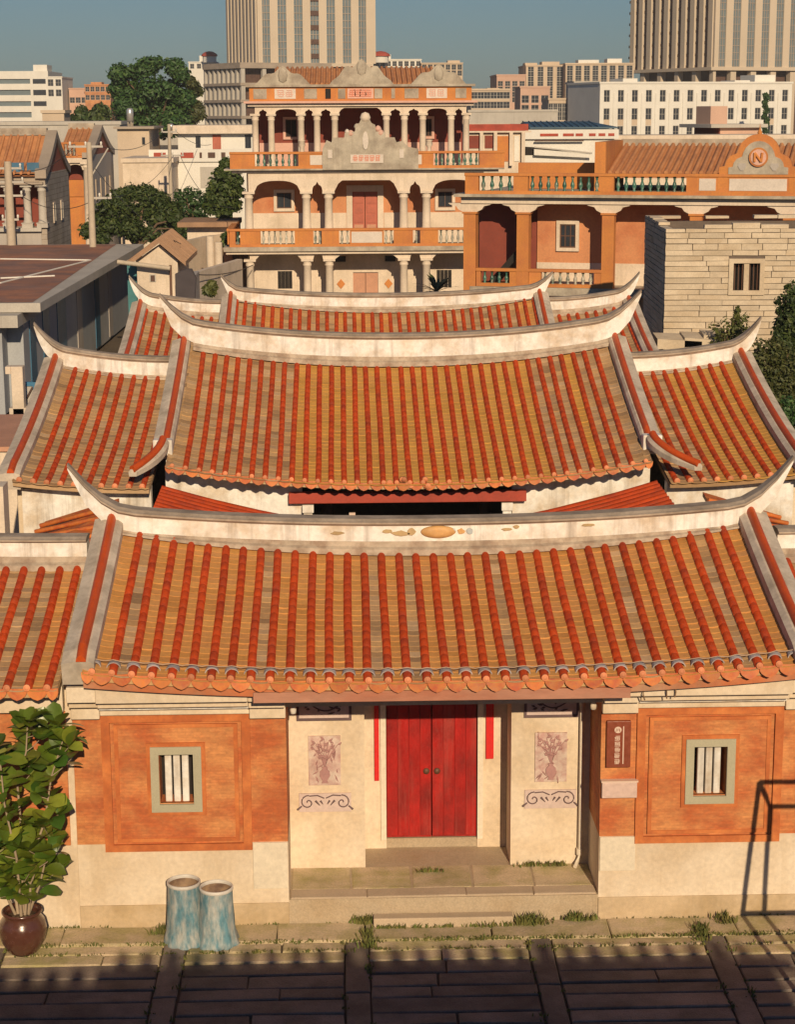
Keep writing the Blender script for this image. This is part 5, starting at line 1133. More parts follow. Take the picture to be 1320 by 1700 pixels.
tree('low dark tree left of the large rounded tree behind the grey roof', 150, 172, 222, 100, 225, n=3000, leaf=.42, m='leafA', lobes=9, seed=12)
tree('bushy dark green tree behind the concrete pole and flat red roof', 222, 303, 412, 172, 93, n=14000, leaf=.15, m='leafA', seed=5, lob=[(195, 330, 18), (215, 322, 17), (240, 325, 20), (262, 335, 19), (175, 345, 16), (282, 350, 18), (296, 362, 14), (205, 350, 20), (235, 352, 22), (262, 365, 20), (160, 365, 16), (150, 382, 14), (185, 375, 20), (220, 380, 20), (250, 388, 16), (285, 380, 16), (300, 378, 9), (170, 395, 14)])
tree('dark tree touching the left side of the three storey mansion', 372, 262, 375, 72, 88, n=7000, leaf=.14, m='leafA', seed=9, lob=[(376, 272, 12), (368, 288, 13), (384, 292, 14), (360, 308, 15), (378, 312, 18), (392, 318, 13), (352, 325, 13), (368, 335, 17), (386, 340, 15), (350, 345, 12), (372, 356, 14), (394, 300, 9)])
tree('bright low bush between the bushy tree and the mansion', 318, 312, 350, 60, 100, n=3000, leaf=.15, m='leafB', seed=14, lob=[(298, 322, 10), (312, 318, 9), (325, 322, 10), (305, 335, 12), (322, 338, 12), (338, 330, 8)], name='bush', cat='bush')
tree('small rounded shrub on the terrace wall left of the mansion', 372, 385, 412, 34, 80, n=700, leaf=.15, m='leafA', lobes=4, seed=15, name='shrub', cat='shrub')
tree('olive tuft of weeds behind the rear left wing ridge', 352, 465, 492, 44, 46, z0=0, n=700, leaf=.14, m='leafC', lobes=4, seed=16, name='shrub', cat='shrub', trunk=False)
tree('tall green climbing plant on the white office wall', 1272, 152, 222, 12, 308, n=1500, leaf=.28, m='leafB', lobes=9, seed=17, name='climber', cat='plant', trunk=False, lob=[(1272+2*math.sin(i*1.9), 158+6*i, 4.5) for i in range(11)])
tree('large dark shrub behind the right wing at the picture edge', 1318, 462, 585, 90, 30, n=11000, leaf=.075, m='leafA', seed=18, lob=[(1312, 480, 14), (1302, 500, 14), (1318, 510, 18), (1308, 530, 18), (1298, 548, 13), (1325, 550, 20), (1310, 568, 18), (1330, 480, 16), (1290, 560, 10)], name='shrub', cat='shrub')
tree('olive spreading hedge below the tall shrub beyond the right wing', 1296, 565, 660, 120, 26.5, n=16000, leaf=.06, m='leafC', seed=19, lob=[(1270, 575, 15), (1262, 592, 13), (1290, 572, 15), (1285, 592, 18), (1308, 587, 18), (1276, 612, 18), (1302, 612, 20), (1292, 634, 18), (1314, 637, 18), (1302, 657, 14), (1325, 610, 16), (1278, 632, 10)], name='hedge', cat='hedge')
tree('bright green bush at the lower end of the hedge beyond the right wing', 1318, 655, 730, 70, 23.5, n=5000, leaf=.065, m='leafB', seed=20, lob=[(1312, 670, 12), (1322, 680, 14), (1318, 700, 13), (1306, 685, 8), (1326, 716, 12)], name='bush', cat='bush')
tree('yellow green bushes at the foot of the stone block house', 1212, 512, 560, 84, 34.5, n=4200, leaf=.07, m='leafC', seed=22, lob=[(1190, 542, 9), (1205, 536, 11), (1222, 532, 11), (1240, 528, 9), (1215, 546, 11), (1232, 541, 10), (1198, 551, 8), (1222, 517, 5), (1228, 512, 3)], name='bush', cat='bush')
# fan leaved palm by the mansion
p = at(722, 478, 66); o = thing('palm', 'low spiky palm before the right end of the mansion ground floor', 'palm', (p.x, 66, 0)); r = random.Random(2)
MB().tube([(0, 0, 0), (0.1, 0, p.z-.2)], .12, 7).build('trunk', M['bark'], o, local=True)
for k in range(34):
    a = r.uniform(0, 6.28); el = r.uniform(-.1, 1.2); l = r.uniform(.9, 1.7); d = Vector((math.cos(a)*math.cos(el), math.sin(a)*math.cos(el), math.sin(el))); s_ = Vector((-d.y, d.x, 0)).normalized()
    mb = MB(); b = Vector((.1, 0, p.z-.2)); vs = []
    for i in range(5): f = i/4; c = b + d*l*f - Vector((0, 0, .35*l*f*f)); w_ = .09*math.sin(math.pi*min(1, f*.9+.1)); vs += [c-s_*w_, c+s_*w_]
    mb.add(vs, [(2*i, 2*i+1, 2*i+3, 2*i+2) for i in range(4)]); mb.build('frond', M['leafC'], o, local=True)

# ------------------------------------------------------------------ generic distant blocks
def far_block(label, px0, px1, pyt, Y, depth, m, rot=0.0, win=None, rows=0, cols=0, ztop=None, name='building', cat='building', wm=None, roofbox=(), coping=True, z0=0.0, y_rows=None, inset=.12):
    """px0..px1 the seen front, pyt its top; win=(w,h); y_rows: pixel rows of the window sills"""
    G = Frame(px0, Y, rot); o = thing(name, label, cat, G.o, rot); W_ = G.x(px1); H = G.z(px0, pyt)
    holes = []; pos = []
    if win:
        zs = [G.z((px0+px1)/2, q) for q in y_rows] if y_rows else [H-(i+1)*3.3+.6 for i in range(rows)]
        for z in zs:
            for c in range(cols):
                x = W_*(c+.5)/cols
                if z+win[1] < H-.1: holes.append((x-win[0]/2, x+win[0]/2, z, z+win[1])); pos.append((x, z))
    mb = MB(); mb.wall(0, W_, z0, H, 0, .4, holes); mb.box(0, .4, .4, depth, z0, H); mb.box(W_-.4, W_, .4, depth, z0, H); mb.box(.4, W_-.4, depth-.4, depth, z0, H); mb.box(.4, W_-.4, .4, depth-.4, H-1.0, H-.7)
    ob = mb.build('wall', M[m], o, local=True)
    if pos:
        me = wm or win_mesh(win[0], win[1], 2, 2, .07, .12, 'lgrey')
        for x, z in pos: inst('window', me, ob, (x, inset, z))
    if coping: mb = MB(); mb.wall(-.15, W_+.15, H, H+.35, -.15, depth+.15); mb.build('coping', M[m], o, local=True)
    for k, (a, b, t, dy) in enumerate(roofbox):
        xa, xb = G.x(a), G.x(b); mb = MB(); mb.box(xa, xb, dy, dy+min(6, depth*.5), H-.5, G.z((a+b)/2, t)); mb.build('roof_room', M[m] if k % 2 == 0 else M['wgrey'], o, local=True)
    return o, G, W_, H
# white office block with three rows of windows
o, G, W_, H = far_block('long white office block with three rows of dark windows below the right tower', 994, 1312, 139, 313, 16, 'wgrey', math.radians(14), (1.15, 2.1), cols=14, y_rows=(169, 199, 228), roofbox=[(1036, 1060, 130, 1), (1258, 1292, 124, 2), (1225, 1250, 133, 2)])
for i in range(1, 14): mb = MB(); x = W_*i/14; mb.box(x-.16, x+.16, -.14, 0, 0, H-1.6); mb.build('pilaster', M['wgrey'], o, local=True)
for i in range(14):
    if i in (1, 2, 3, 12, 0): x = W_*(i+.5)/14; mb = MB(); mb.box(x-.55, x+.55, -.03, .02, G.z(1100, 208), G.z(1100, 198)); mb.build('spandrel', M['tan'], o, local=True)
# towers
def tower(label, pc, pl, pr, pyb, Y, rot, ncols, nribs, dark, piloti):
    G = Frame(pc, Y, rot); o = thing('tower', label, 'tower', G.o, rot)
    W1 = G.x(pr); d = (G.o-CAM).length; W2 = (pc-pl)/FPX*d/max(.1, math.sin(rot)+.06); zb_ = G.z(pc, pyb); zt = zb_+75
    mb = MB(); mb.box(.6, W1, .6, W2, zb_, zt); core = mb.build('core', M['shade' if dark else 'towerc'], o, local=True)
    mb = MB(); mb.box(.59, W1, .3, .6, zb_, zt); mb.build('curtain_wall', M['towerg'], o, local=True)
    n = ncols; sp = W1/n
    for i in range(n+1):
        x = W1*i/n; w_ = sp*(.24 if 0 < i < n else .3); mb = MB(); mb.box(max(0, x-w_), x+w_, -.1, .55, zb_, zt); mb.build('pier', M['towerc'], o, local=True)
    nf = 20
    for i in range(n):
        xa, xb = W1*i/n+sp*.24, W1*(i+1)/n-sp*.24; mb = MB()
        for k in range(nf*2): z = zb_+75*k/(nf*2); mb.box(xa, xb, .12, .29, z, z+.16)
        for f in (.33, .66): mb.box(lerp(xa, xb, f)-.08, lerp(xa, xb, f)+.08, .14, .28, zb_, zt)
        tag(mb.build('mullion_grid', M['conc'], o, local=True), kind='stuff')
        if i == 3 and not dark:
            for k in range(nf): z = zb_+75*(k+.35)/nf; mb = MB(); mb.box(xa, xb, -.02, .1, z, z+1.3); mb.build('balcony_panel', M['shade'], o, local=True)
    for i in range(nribs):
        y = .5+W2*(i+.3)/nribs; mb = MB(); wr = W2/nribs*(.24 if dark else .27); mb.box(-.35, .62, y-wr, y+wr, zb_, zt); mb.build('rib', M['towerc'], o, local=True)
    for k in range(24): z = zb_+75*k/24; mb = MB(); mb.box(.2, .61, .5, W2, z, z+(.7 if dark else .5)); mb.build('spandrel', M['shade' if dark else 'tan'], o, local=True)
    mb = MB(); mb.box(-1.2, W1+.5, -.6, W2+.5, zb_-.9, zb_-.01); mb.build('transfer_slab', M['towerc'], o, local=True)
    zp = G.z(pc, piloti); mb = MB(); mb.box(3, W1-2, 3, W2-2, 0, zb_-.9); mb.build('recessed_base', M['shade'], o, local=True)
    for i in range(6): mb = MB(); x = W1*i/5; mb.box(x-.9+(.9 if i == 0 else 0), x+.9, .2, 2, 0, zb_-.92); mb.build('column', M['towerc'], o, local=True)
    for i in range(1, 6): mb = MB(); y = W2*i/5; mb.box(-.5, 1.2, y-.9, y+.9, 0, zb_-.92); mb.build('column', M['towerc'], o, local=True)
    return o
tower('beige tower with blue glass strips rising behind the mansion', 432, 360, 617, 105, 490, math.radians(18), 7, 9, False, 130)
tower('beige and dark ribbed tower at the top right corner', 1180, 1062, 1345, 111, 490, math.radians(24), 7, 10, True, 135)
# unfinished concrete podium left of the first tower
G = Frame(404, 455, math.radians(30)); o = thing('concrete_frame', 'unfinished grey concrete frame building with open floors below the first tower', 'building', G.o, math.radians(30)); d = (G.o-CAM).length
W2 = 72/FPX*d/math.sin(math.radians(33)); W1 = 26
for py in (110, 139, 167, 194): mb = MB(); z = G.z(404, py); mb.box(-.6, W1, -.6, W2, z-.45, z+.25); mb.build('floor_slab', M['conc'], o, local=True)
mb = MB(); z = G.z(404, 107); mb.wall(-.5, W1, G.z(404, 110)+.25, z+.5, -.5, -.3); mb.box(-.5, -.3, -.3, W2, G.z(404, 110)+.25, z+.5); mb.build('parapet', M['conc'], o, local=True)
for i in range(9):
    y = W2*i/8; mb = MB(); mb.box(-.2, .9, y-.35, y+.45, 0, G.z(404, 110)-.45); mb.build('column', M['lgrey'], o, local=True)
for i in range(1, 5): x = W1*i/4; mb = MB(); mb.box(x-.5, x+.5, -.2, .8, 0, G.z(404, 110)-.45); mb.build('column', M['lgrey'], o, local=True)
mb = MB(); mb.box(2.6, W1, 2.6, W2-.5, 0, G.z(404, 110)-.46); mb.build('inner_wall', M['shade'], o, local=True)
# far left white block with ribbon windows
G = Frame(0, 560, 0); o = thing('ribbon_block', 'long white block with four bands of ribbon windows at far left', 'building', G.o); W_ = G.x(82)
H = G.z(40, 121); mb = MB(); mb.box(-60, W_, .6, 30, 0, H-.3); mb.build('ribbon_glass', M['towerg'], o, local=True)
for a, b in ((118, 131), (139, 149), (158, 168), (176, 186), (195, 215)): mb = MB(); mb.box(-60.5, W_+.4, 0, 30.5, G.z(40, b), G.z(40, a)); mb.build('band', M['wgrey'], o, local=True)
mb = MB(); mb.box(W_-5, W_+.5, -.4, 10, 0, G.z(80, 118)); mb.build('end_pier', M['wgrey'], o, local=True); mb = MB(); mb.box(G.x(57), G.x(80), 4, 14, H-.5, G.z(60, 107)); mb.build('roof_room', M['wgrey'], o, local=True)
for a, b in ((131, 139), (149, 158), (168, 176)): mb = MB(); mb.box(W_-4.2, W_-.3, -.45, -.39, G.z(80, b), G.z(80, a)); mb.build('window', M['glass'], o, local=True)
far_block('narrow white block with two small windows beside the ribbon windowed block', 84, 107, 129, 520, 22, 'wgrey', 0, (1.6, 1.9), cols=2, y_rows=(143, 160))
far_block('pale pink low block beside the orange block at far left', 120, 147, 148, 530, 14, 'pinkt', 0, (1.5, 1.6), cols=3, y_rows=(157, 171))
far_block('orange block with a red tank room at far left', 146, 186, 142, 525, 16, 'rtile', 0, (1.2, 1.4), cols=5, y_rows=(152, 166), roofbox=[(152, 170, 136, 3)])
# far right apartments
far_block('pinkish apartment slab left of the tan apartments under the right sky', 824, 872, 126, 440, 20, 'pinkt', 0, (1.3, 1.2), cols=4, y_rows=(134, 143, 152, 161, 170))
far_block('tan apartment slab with white roof boxes in the middle distance', 872, 936, 110, 452, 20, 'tan', 0, (1.5, 1.2), cols=4, y_rows=(119, 127, 135, 143, 151, 159, 167), roofbox=[(872, 892, 104, 2), (896, 900, 108, 2), (900, 929, 102, 2)])
far_block('widest tan apartment slab joined to the right tower base', 937, 1050, 107, 448, 22, 'tan', 0, (1.5, 1.2), cols=8, y_rows=(117, 125, 133, 141, 149, 157, 165), roofbox=[(938, 950, 106, 2), (960, 994, 99, 2), (1000, 1002, 106, 3), (1008, 1032, 97, 2)])
far_block('small pink block with few square windows before the apartments', 863, 912, 146, 405, 14, 'pinkt', 0, (1.7, 1.7), cols=3, y_rows=(156, 171, 187))
far_block('cream low block with flat roof right of the mansion', 782, 846, 150, 380, 14, 'tan', 0, (1.4, 1.4), cols=6, y_rows=(164, 180), roofbox=[(810, 830, 146, 2)])
far_block('yellowish small house with pale columns before the white office block', 910, 955, 166, 330, 12, 'tan', 0, (1.0, 1.6), cols=6, y_rows=(186, 200))
far_block('tall blank grey wall block adjoining the white office block', 952, 992, 138, 336, 14, 'lgrey', 0)
far_block('long low pale row of shops with dark openings right of the mansion', 778, 925, 186, 285, 10, 'lgrey', 0, (1.8, 1.5), cols=13, y_rows=(200,))
far_block('white block with red domed rooms behind the mansion roof right', 612, 700, 100, 600, 16, 'wgrey', 0, (1.4, 1.6), cols=9, y_rows=(110, 120), roofbox=[(618, 650, 90, 2)])
far_block('beige block behind the mansion roof carrying a small grey hut', 700, 768, 106, 560, 14, 'tan', 0, (1.4, 1.6), cols=7, y_rows=(116, 126), roofbox=[(744, 764, 100, 2)])
far_block('pale block with red roofed lookout left of the first tower', 318, 362, 104, 620, 14, 'wgrey', 0, (1.4, 1.6), cols=4, y_rows=(114,), roofbox=[(334, 360, 92, 2)])
for px, Y, lab, rr in ((346, 612, 'left red domed roof lookout beside the first tower', 13), (632, 592, 'right red domed roof lookout beside the first tower', 16)):
    p = at(px, 93, Y); d = (p-CAM).length/FPX; t = thing('roof_lookout', lab, 'dome', (p.x, Y+4, p.z))
    mb = MB(); mb.lathe([(rr*d, 0), (rr*d, .5), (rr*.8*d, 1.0), (rr*.45*d, 1.5), (0, 1.7)], 10); mb.build('dome', M['redp'], t, local=True); mb = MB(); mb.lathe([(rr*.85*d, -2), (rr*.85*d, 0)], 10); mb.build('drum', M['wgrey'], t, local=True)
rd = random.Random(31)
for i, (a, b, t) in enumerate(((190, 250, 176), (250, 330, 170), (-60, 0, 178), (1052, 1064, 160), (760, 800, 172), (1320, 1420, 130))):
    far_block(['distant low block hidden behind the large tree', 'distant low block behind the dark tree', 'distant low block beyond the left edge', 'slim distant block between apartments and right tower', 'distant block right of the mansion corner', 'distant block beyond the right edge'][i], a, b, t, 700+i*9, 20, ['tan', 'lgrey', 'wgrey', 'tan', 'pinkt', 'lgrey'][i], 0, (1.6, 1.6), cols=4, rows=3)
# red verandah house, white stair house with blue roof, pink rooms
o, G, W_, H = far_block('red topped verandah house between the mansion and the blue roof', 776, 872, 207, 108, 8, 'mcream', 0, coping=False)
mb = MB(); mb.box(-.1, W_+.2, -.2, .0, G.z(820, 217), G.z(820, 206)); mb.build('red_frieze', M['redp'], o, local=True); mb = MB(); mb.box(-.1, W_+.4, -.35, .0, G.z(820, 220), G.z(820, 217.3)); mb.build('cornice', M['mcream'], o, local=True)
for a, b in ((777, 796), (805, 818)): mb = MB(); mb.box(G.x(a), G.x(b), -.06, .0, G.z(820, 246), G.z(820, 225)); mb.build('window', M['maroon'], o, local=True)
mb = MB(); mb.box(G.x(826), G.x(844), -.05, .0, G.z(820, 268), G.z(820, 226)); mb.build('doorway', M['orange'], o, local=True)
for px in (799, 822, 848, 868): mb = MB(); x = G.x(px); mb.box(x-.12, x+.12, -.45, -.1, G.z(820, 275), G.z(820, 220)); mb.build('column', M['mcream'], o, local=True)
mb = MB(); mb.box(G.x(854), G.x(862), -.07, .0, G.z(820, 268), G.z(820, 226)); mb.build('door', M['wgrey'], o, local=True)
o, G, W_, H = far_block('white stair house with red panelled parapet under the blue roof', 871, 1020, 231, 120, 12, 'wgrey', 0, coping=False)
mb = MB(); mb.box(-.3, W_+.3, -.3, 12.2, H, G.z(940, 215)); par = mb.build('parapet', M['wgrey'], o, local=True)
for a, b in ((896, 926), (934, 952), (955, 967), (977, 988), (993, 1004), (1009, 1019)): mb = MB(); mb.box(G.x(a), G.x(b), -.34, -.29, G.z(940, 226), G.z(940, 221.5)); mb.build('red_panel', M['redp'], par, local=True)
mb = MB(); mb.box(G.x(887), G.x(968), -.5, -.3, G.z(940, 234.5), G.z(940, 232.5)); mb.build('ledge', M['shade'], o, local=True)
mb = MB(); mb.prism([(G.x(870), G.z(940, 257)), (G.x(943), G.z(940, 257)), (G.x(958), G.z(940, 254)), (G.x(886), G.z(940, 244)), (G.x(870), G.z(940, 243))], -.06, .0); mb.build('stair_opening', M['dark'], o, local=True)
MB().tube([(G.x(886), -.6, G.z(940, 244)), (G.x(982), -.6, G.z(940, 254))], .06, 5).build('handrail', M['lgrey'], o, local=True)
mb = MB(); mb.prism([(G.x(886), G.z(940, 257)), (G.x(980), G.z(940, 262)), (G.x(980), G.z(940, 255.5)), (G.x(886), G.z(940, 247))][::1], -.5, -.3); mb.build('stair_wall', M['wgrey'], o, local=True)
mb = MB(); mb.box(G.x(997), G.x(1008), -.04, 0, G.z(940, 259), G.z(940, 243)); mb.build('shutter', M['lgrey'], o, local=True)
t = thing('tin_roof', 'blue tin canopy roof over the white stair house', 'roof', (G.o.x, 124, G.z(940, 212)))
a, b = at(876, 206, 122), at(1020, 206, 122); z1_, z2_ = at(940, 201.5, 126).z, at(940, 211, 120).z
mb = MB(); mb.add([(a.x, 120, z2_), (b.x, 120, z2_), (b.x-1.5, 126, z1_), (a.x, 126, z1_), (a.x, 130, z2_), (b.x, 130, z2_), (a.x, 120, z2_-.12), (b.x, 120, z2_-.12), (a.x, 130, z2_-.12), (b.x, 130, z2_-.12)], [(0, 1, 2, 3), (3, 2, 5, 4), (1, 5, 2), (0, 3, 4), (6, 8, 9, 7), (0, 6, 7, 1), (1, 7, 9, 5), (0, 4, 8, 6)]); rf = mb.build('roof', M['bluer'], t)
for k in range(12): x = lerp(a.x, b.x-1.5, k/11); MB().tube([(x, 119.95, z2_+.03), (x, 126, z1_+.03)], .05, 4).build('rib', M['bluer'], rf)
for k in range(6): x = lerp(a.x+.2, b.x-.3, k/5); mb = MB(); mb.box(x-.08, x+.08, 120.3, 120.5, at(940, 222, 120).z, z2_-.1); mb.build('post', M['lgrey'], t)
o, G, W_, H = far_block('low pink roof room with dark left wall and flat grey slab behind the arched pediment', 1194, 1262, 212, 138, 5, 'pinkt', math.radians(16), coping=False)
mb = MB(); mb.box(-1.2, W_+.4, -.6, 5.6, H, H+.3); mb.build('roof_slab', M['lgrey'], o, local=True); mb = MB(); mb.box(G.x(1198), G.x(1226), 2.2, 5, H+.3, G.z(1210, 176)); mb.build('tank_room', M['pinkt'], o, local=True)
mb = MB(); mb.box(-.06, -.002, .1, 4.9, 0, H); mb.build('side_wall', M['maroon'], o, local=True)
far_block('pale roof terrace behind the orange tiled roof at right', 1000, 1330, 232, 132, 6, 'mcream', 0)
# ------------------------------------------------------------------ left: white houses behind the trees
o, G, W_, H = far_block('white house with brown door and balcony behind the dark tree', 297, 425, 222, 150, 9, 'wgrey', 0, coping=False)
mb = MB(); mb.box(-.4, W_+.4, -.8, 9.4, H, G.z(350, 208)); mb.build('roof_parapet', M['mcream'], o, local=True)
for a, b, c, e, mm in ((325, 333, 226, 245, 'glass'), (353, 367, 224, 248, 'doorr'), (407, 417, 224, 246, 'glass')): mb = MB(); mb.box(G.x(a), G.x(b), -.06, 0, G.z(350, e), G.z(350, c)); mb.build('window' if mm == 'glass' else 'door', M[mm], o, local=True)
o, G, W_, H = far_block('white terrace block with red panels below the white house', 252, 420, 267, 138, 9, 'wgrey', 0, coping=False)
mb = MB(); mb.wall(-.2, W_+.2, H-.1, G.z(330, 248), -.2, .05); par = mb.build('terrace_parapet', M['wgrey'], o, local=True)
for a, b in ((255, 275), (300, 321), (331, 335), (345, 357), (367, 374)): mb = MB(); mb.box(G.x(a), G.x(b), -.25, -.19, G.z(330, 262), G.z(330, 253)); mb.build('red_panel', M['redp'] if b-a > 15 else M['shade'], par, local=True)
mb = MB(); mb.box(G.x(331), G.x(366), -.05, 0, G.z(330, 312), G.z(330, 277)); mb.build('shutter', M['lgrey'], o, local=True)
far_block('cream windowless house wall beside the grey gabled house', 204, 284, 270, 132, 10, 'mcream', 0)
o, G, W_, H = far_block('tan flat roofed block carrying a steel water tank', 197, 248, 214, 146, 9, 'tan', 0, coping=False)
mb = MB(); mb.box(-.3, W_+.5, -.5, 9.3, H, H+.2); mb.build('roof_slab', M['conc'], o, local=True); mb = MB(); mb.box(G.x(236), G.x(241), -.04, 0, G.z(230, 240), G.z(230, 228)); mb.build('window', M['glass'], o, local=True)
def tank(px, py0, py1, w_, Y, label):
    p = at(px, py1, Y); d = (p-CAM).length/FPX; t = thing('water_tank', label, 'tank', (p.x, Y, p.z)); h = (py1-py0)*d; r_ = w_/2*d
    MB().lathe([(0, .4), (r_, .4), (r_, h-.15), (r_*.6, h), (0, h)], 14).build('body', M['steelw'], t, local=True)
    for k in range(4): a = k*math.pi/2+.4; MB().tube([(r_*.7*math.cos(a), r_*.7*math.sin(a), -.3), (r_*.7*math.cos(a), r_*.7*math.sin(a), .42)], .05, 5).build('leg', M['pole'], t, local=True)
tank(216, 181, 209, 11, 148, 'steel water tank standing on the tan flat roofed block'); tank(284, 206, 222, 8, 152, 'small steel tank on the roof left of the white house')
far_block('long low grey roofed shed behind the gabled houses', -20, 200, 208, 172, 12, 'lgrey', 0)
far_block('small concrete stair tower behind the grey shed', 74, 108, 188, 190, 5, 'tan', 0)
# two gabled old houses at left
def gable_house(label, pcn, Y, L, px_left, py_eave, py_apex, mside, zfl, seedtag):
    G = Frame(pcn, Y, 0); o = thing('gabled_house', label, 'house', G.o); xl_ = G.x(px_left); ze_ = G.z(pcn, py_eave); za = F_z(G, pcn, py_apex, L/2)
    mb = MB(); mb.box(-.35, -.0, .0, L, 0, ze_); mb.build('side_wall', M[mside], o, local=True)
    N = 8; pr = [(lerp(-.3, L/2, i/N), ze_+(za-ze_)*(i/N)**1.35) for i in range(N+1)]; pr += [(L-y, z) for y, z in pr[::-1][1:]]
    mb = MB(); mb.prismx([(pr[0][0]+.35, ze_-.02)] + [(y, z-.3) for y, z in pr[1:-1]][::1] + [(L-.05, ze_-.02)], -.30, -.02); mb.build('gable', M['maroonl'], o, local=True)
    for a, b in zip(pr, pr[1:]):
        pass
    mb = MB(); vs = []
    for y, z in pr: vs += [(-.55, y, z-.28), (.12, y, z-.28), (.12, y, z+.22), (-.55, y, z+.22)]
    mb.add(vs, [(i*4+k, i*4+(k+1) % 4, (i+1)*4+(k+1) % 4, (i+1)*4+k) for i in range(len(pr)-1) for k in range(4)] + [(3, 2, 1, 0)]); mb.build('gable_ridge', M['conc'], o, local=True)
    mb = MB(); vs = []
    for y, z in pr: vs += [(xl_, y, z-.15), (-.56, y, z-.15), (-.56, y, z), (xl_, y, z)]
    mb.add(vs, [(i*4+k, i*4+(k+1) % 4, (i+1)*4+(k+1) % 4, (i+1)*4+k) for i in range(len(pr)-1) for k in range(4)]); rf = mb.build('roof', M['rtile'], o, local=True)
    n = int((-.6-xl_)/.42)
    for k in range(n): x = lerp(xl_, -.7, (k+.5)/n); MB().tube([(x, y-.02, z+.03) for y, z in pr[:N+1]], .10, 6).build('roll_tile', M['rtile'], rf, local=True)
    mb = MB(); mb.box(xl_, -.5, L/2-.3, L/2+.3, za-.1, za+.35); mb.build('ridge', M['crown'], o, local=True)
    return o, G, xl_, ze_
def F_z(G, px, py, dy): return G.z(px, py, dy)
M['stainb'] = mat('coursed_grey_stone', (.46, .40, .33), .9, var=.18, scale=.5, col2=(.34, .29, .24), amt=.4, s2=.7, brick=(.9, .32, (.55, .5, .45), .02))
M['maroonl'] = mat('red_painted_gable', (.34, .075, .035), .8, var=.2)
o, G, xl_, ze_ = gable_house('old two storey house with red gable and maroon verandah at far left', 74, 88, 10, -60, 288, 222, 'stainb', 0, 1)
VD = 1.6; mb = MB(); mb.box(xl_, -.4, VD, 9.8, 0, ze_); mb.build('body', M['maroon'], o, local=True)
zq = lambda py: G.z(40, py)
mb = MB(); mb.wall(xl_, -.36, zq(302), ze_-.05, .0, .3, [(G.x(a), G.x(b), zq(291), zq(270)) for a, b in ((11, 37), (42, 62))]); uw = mb.build('upper_wall', M['conc'], o, local=True)
for a, b in ((11, 37), (42, 62)): mb = MB(); mb.box(G.x(a), G.x(b), .15, .2, zq(291), zq(270)); mb.build('window', M['bdoor'], uw, local=True)
mb = MB(); mb.box(xl_, -.1, -.4, VD, zq(306), zq(302.5)); mb.build('cornice', M['conc'], o, local=True)
for px in (-20, 8, 40, 65): column(o, G.x(px), .1, zq(378), zq(307), .24, m='lgrey', ped=.3)
mb = MB(); mb.box(xl_, -.3, -.3, VD, zq(384), zq(378)); mb.build('floor_slab', M['lgrey'], o, local=True)
mb = MB(); mb.wall(xl_, -.36, 0, zq(384), 0, .3, [(G.x(48), G.x(65), zq(396), zq(378)-.9)]); mb.build('ground_wall', M['stain'], o, local=True)
mb = MB(); mb.box(G.x(48), G.x(65), .1, .15, zq(396), zq(384)); mb.build('window', M['blue'], o, local=True)
for y in (3.2, 6.4):
    mb = MB(); mb.box(-.03, .05, y-.45, y+.45, zq(375), zq(340)); w_ = mb.build('window', M['mcream'], o, local=True); mb = MB(); mb.box(.04, .08, y-.25, y+.25, zq(372), zq(344)); mb.build('pane', M['glass'], w_, local=True)
o, G, xl_, ze_ = gable_house('old house with maroon gable and long grey side wall behind the concrete pole', 150, 118, 15, 92, 258, 212, 'stain', 0, 2)
zq = lambda py: G.z(140, py)
mb = MB(); mb.box(xl_, -.4, 1.8, 14.6, 0, ze_); mb.build('body', M['orange'], o, local=True)
mb = MB(); mb.box(xl_-2, -.1, -.3, 1.8, zq(270), zq(262)); mb.build('cornice', M['mcream'], o, local=True)
balustrade(o, -.1, zq(262), zq(236), [('pier', G.x(100), G.x(106)), ('bal', G.x(106), G.x(126)), ('pier', G.x(126), G.x(148))], pitch=.34)
column(o, G.x(142), .1, 0, zq(270), .3, ped=.3); column(o, G.x(105), .1, 0, zq(270), .3, ped=.3); arch(o, G.x(105), G.x(142), .1, zq(282), zq(270)+.02, zq(273), 'round', r=.3)
mb = MB(); mb.box(xl_, G.x(138), 1.7, 1.78, zq(328), zq(300)); mb.build('wall_panel', M['orange'], o, local=True); mb = MB(); mb.box(xl_, G.x(138), 1.68, 1.76, zq(300)+.02, zq(272)); mb.build('upper_panel', M['maroon'], o, local=True)
for y in (3, 6, 9, 12): mb = MB(); mb.box(-.04, .06, y-.3, y+.3, zq(335), zq(300)); mb.build('pilaster', M['tan'], o, local=True)
# ------------------------------------------------------------------ blue doored building with the flat red roof
o = thing('flat_roofed_building', 'long low building with flat red brown roof, grey wall and dark blue doors at left', 'building', (-19, 60, 0))
zr = 4.6; P0 = at(66, 503, 0); 
def onz(px, py, z):
    d = FWD*FPX + RGT*(px-660) + DWN*(py-850); return CAM + d*((z-CAM.z)/d.z)
a, b = onz(66, 503, zr), onz(238, 405, zr); dx = (b.x-a.x)/(b.y-a.y); wl = a.x-22
def xr_at(y): return a.x+(y-a.y)*dx
mb = MB(); mb.add([(wl, a.y, zr), (a.x, a.y, zr), (b.x, b.y, zr), (wl, b.y, zr), (wl, a.y, zr-.38), (a.x, a.y, zr-.38), (b.x, b.y, zr-.38), (wl, b.y, zr-.38)], [(0, 1, 2, 3), (7, 6, 5, 4), (0, 4, 5, 1), (1, 5, 6, 2), (2, 6, 7, 3), (3, 7, 4, 0)]); rf = mb.build('roof_slab', M['lgrey'], o)
mb = MB(); mb.add([(wl+.2, a.y+.2, zr+.012), (a.x-.35, a.y+.25, zr+.012), (b.x-1.6, b.y-.3, zr+.012), (wl+.2, b.y-.3, zr+.012)], [(0, 1, 2, 3)]); mb.build('roof_surface', M['flat'], rf)
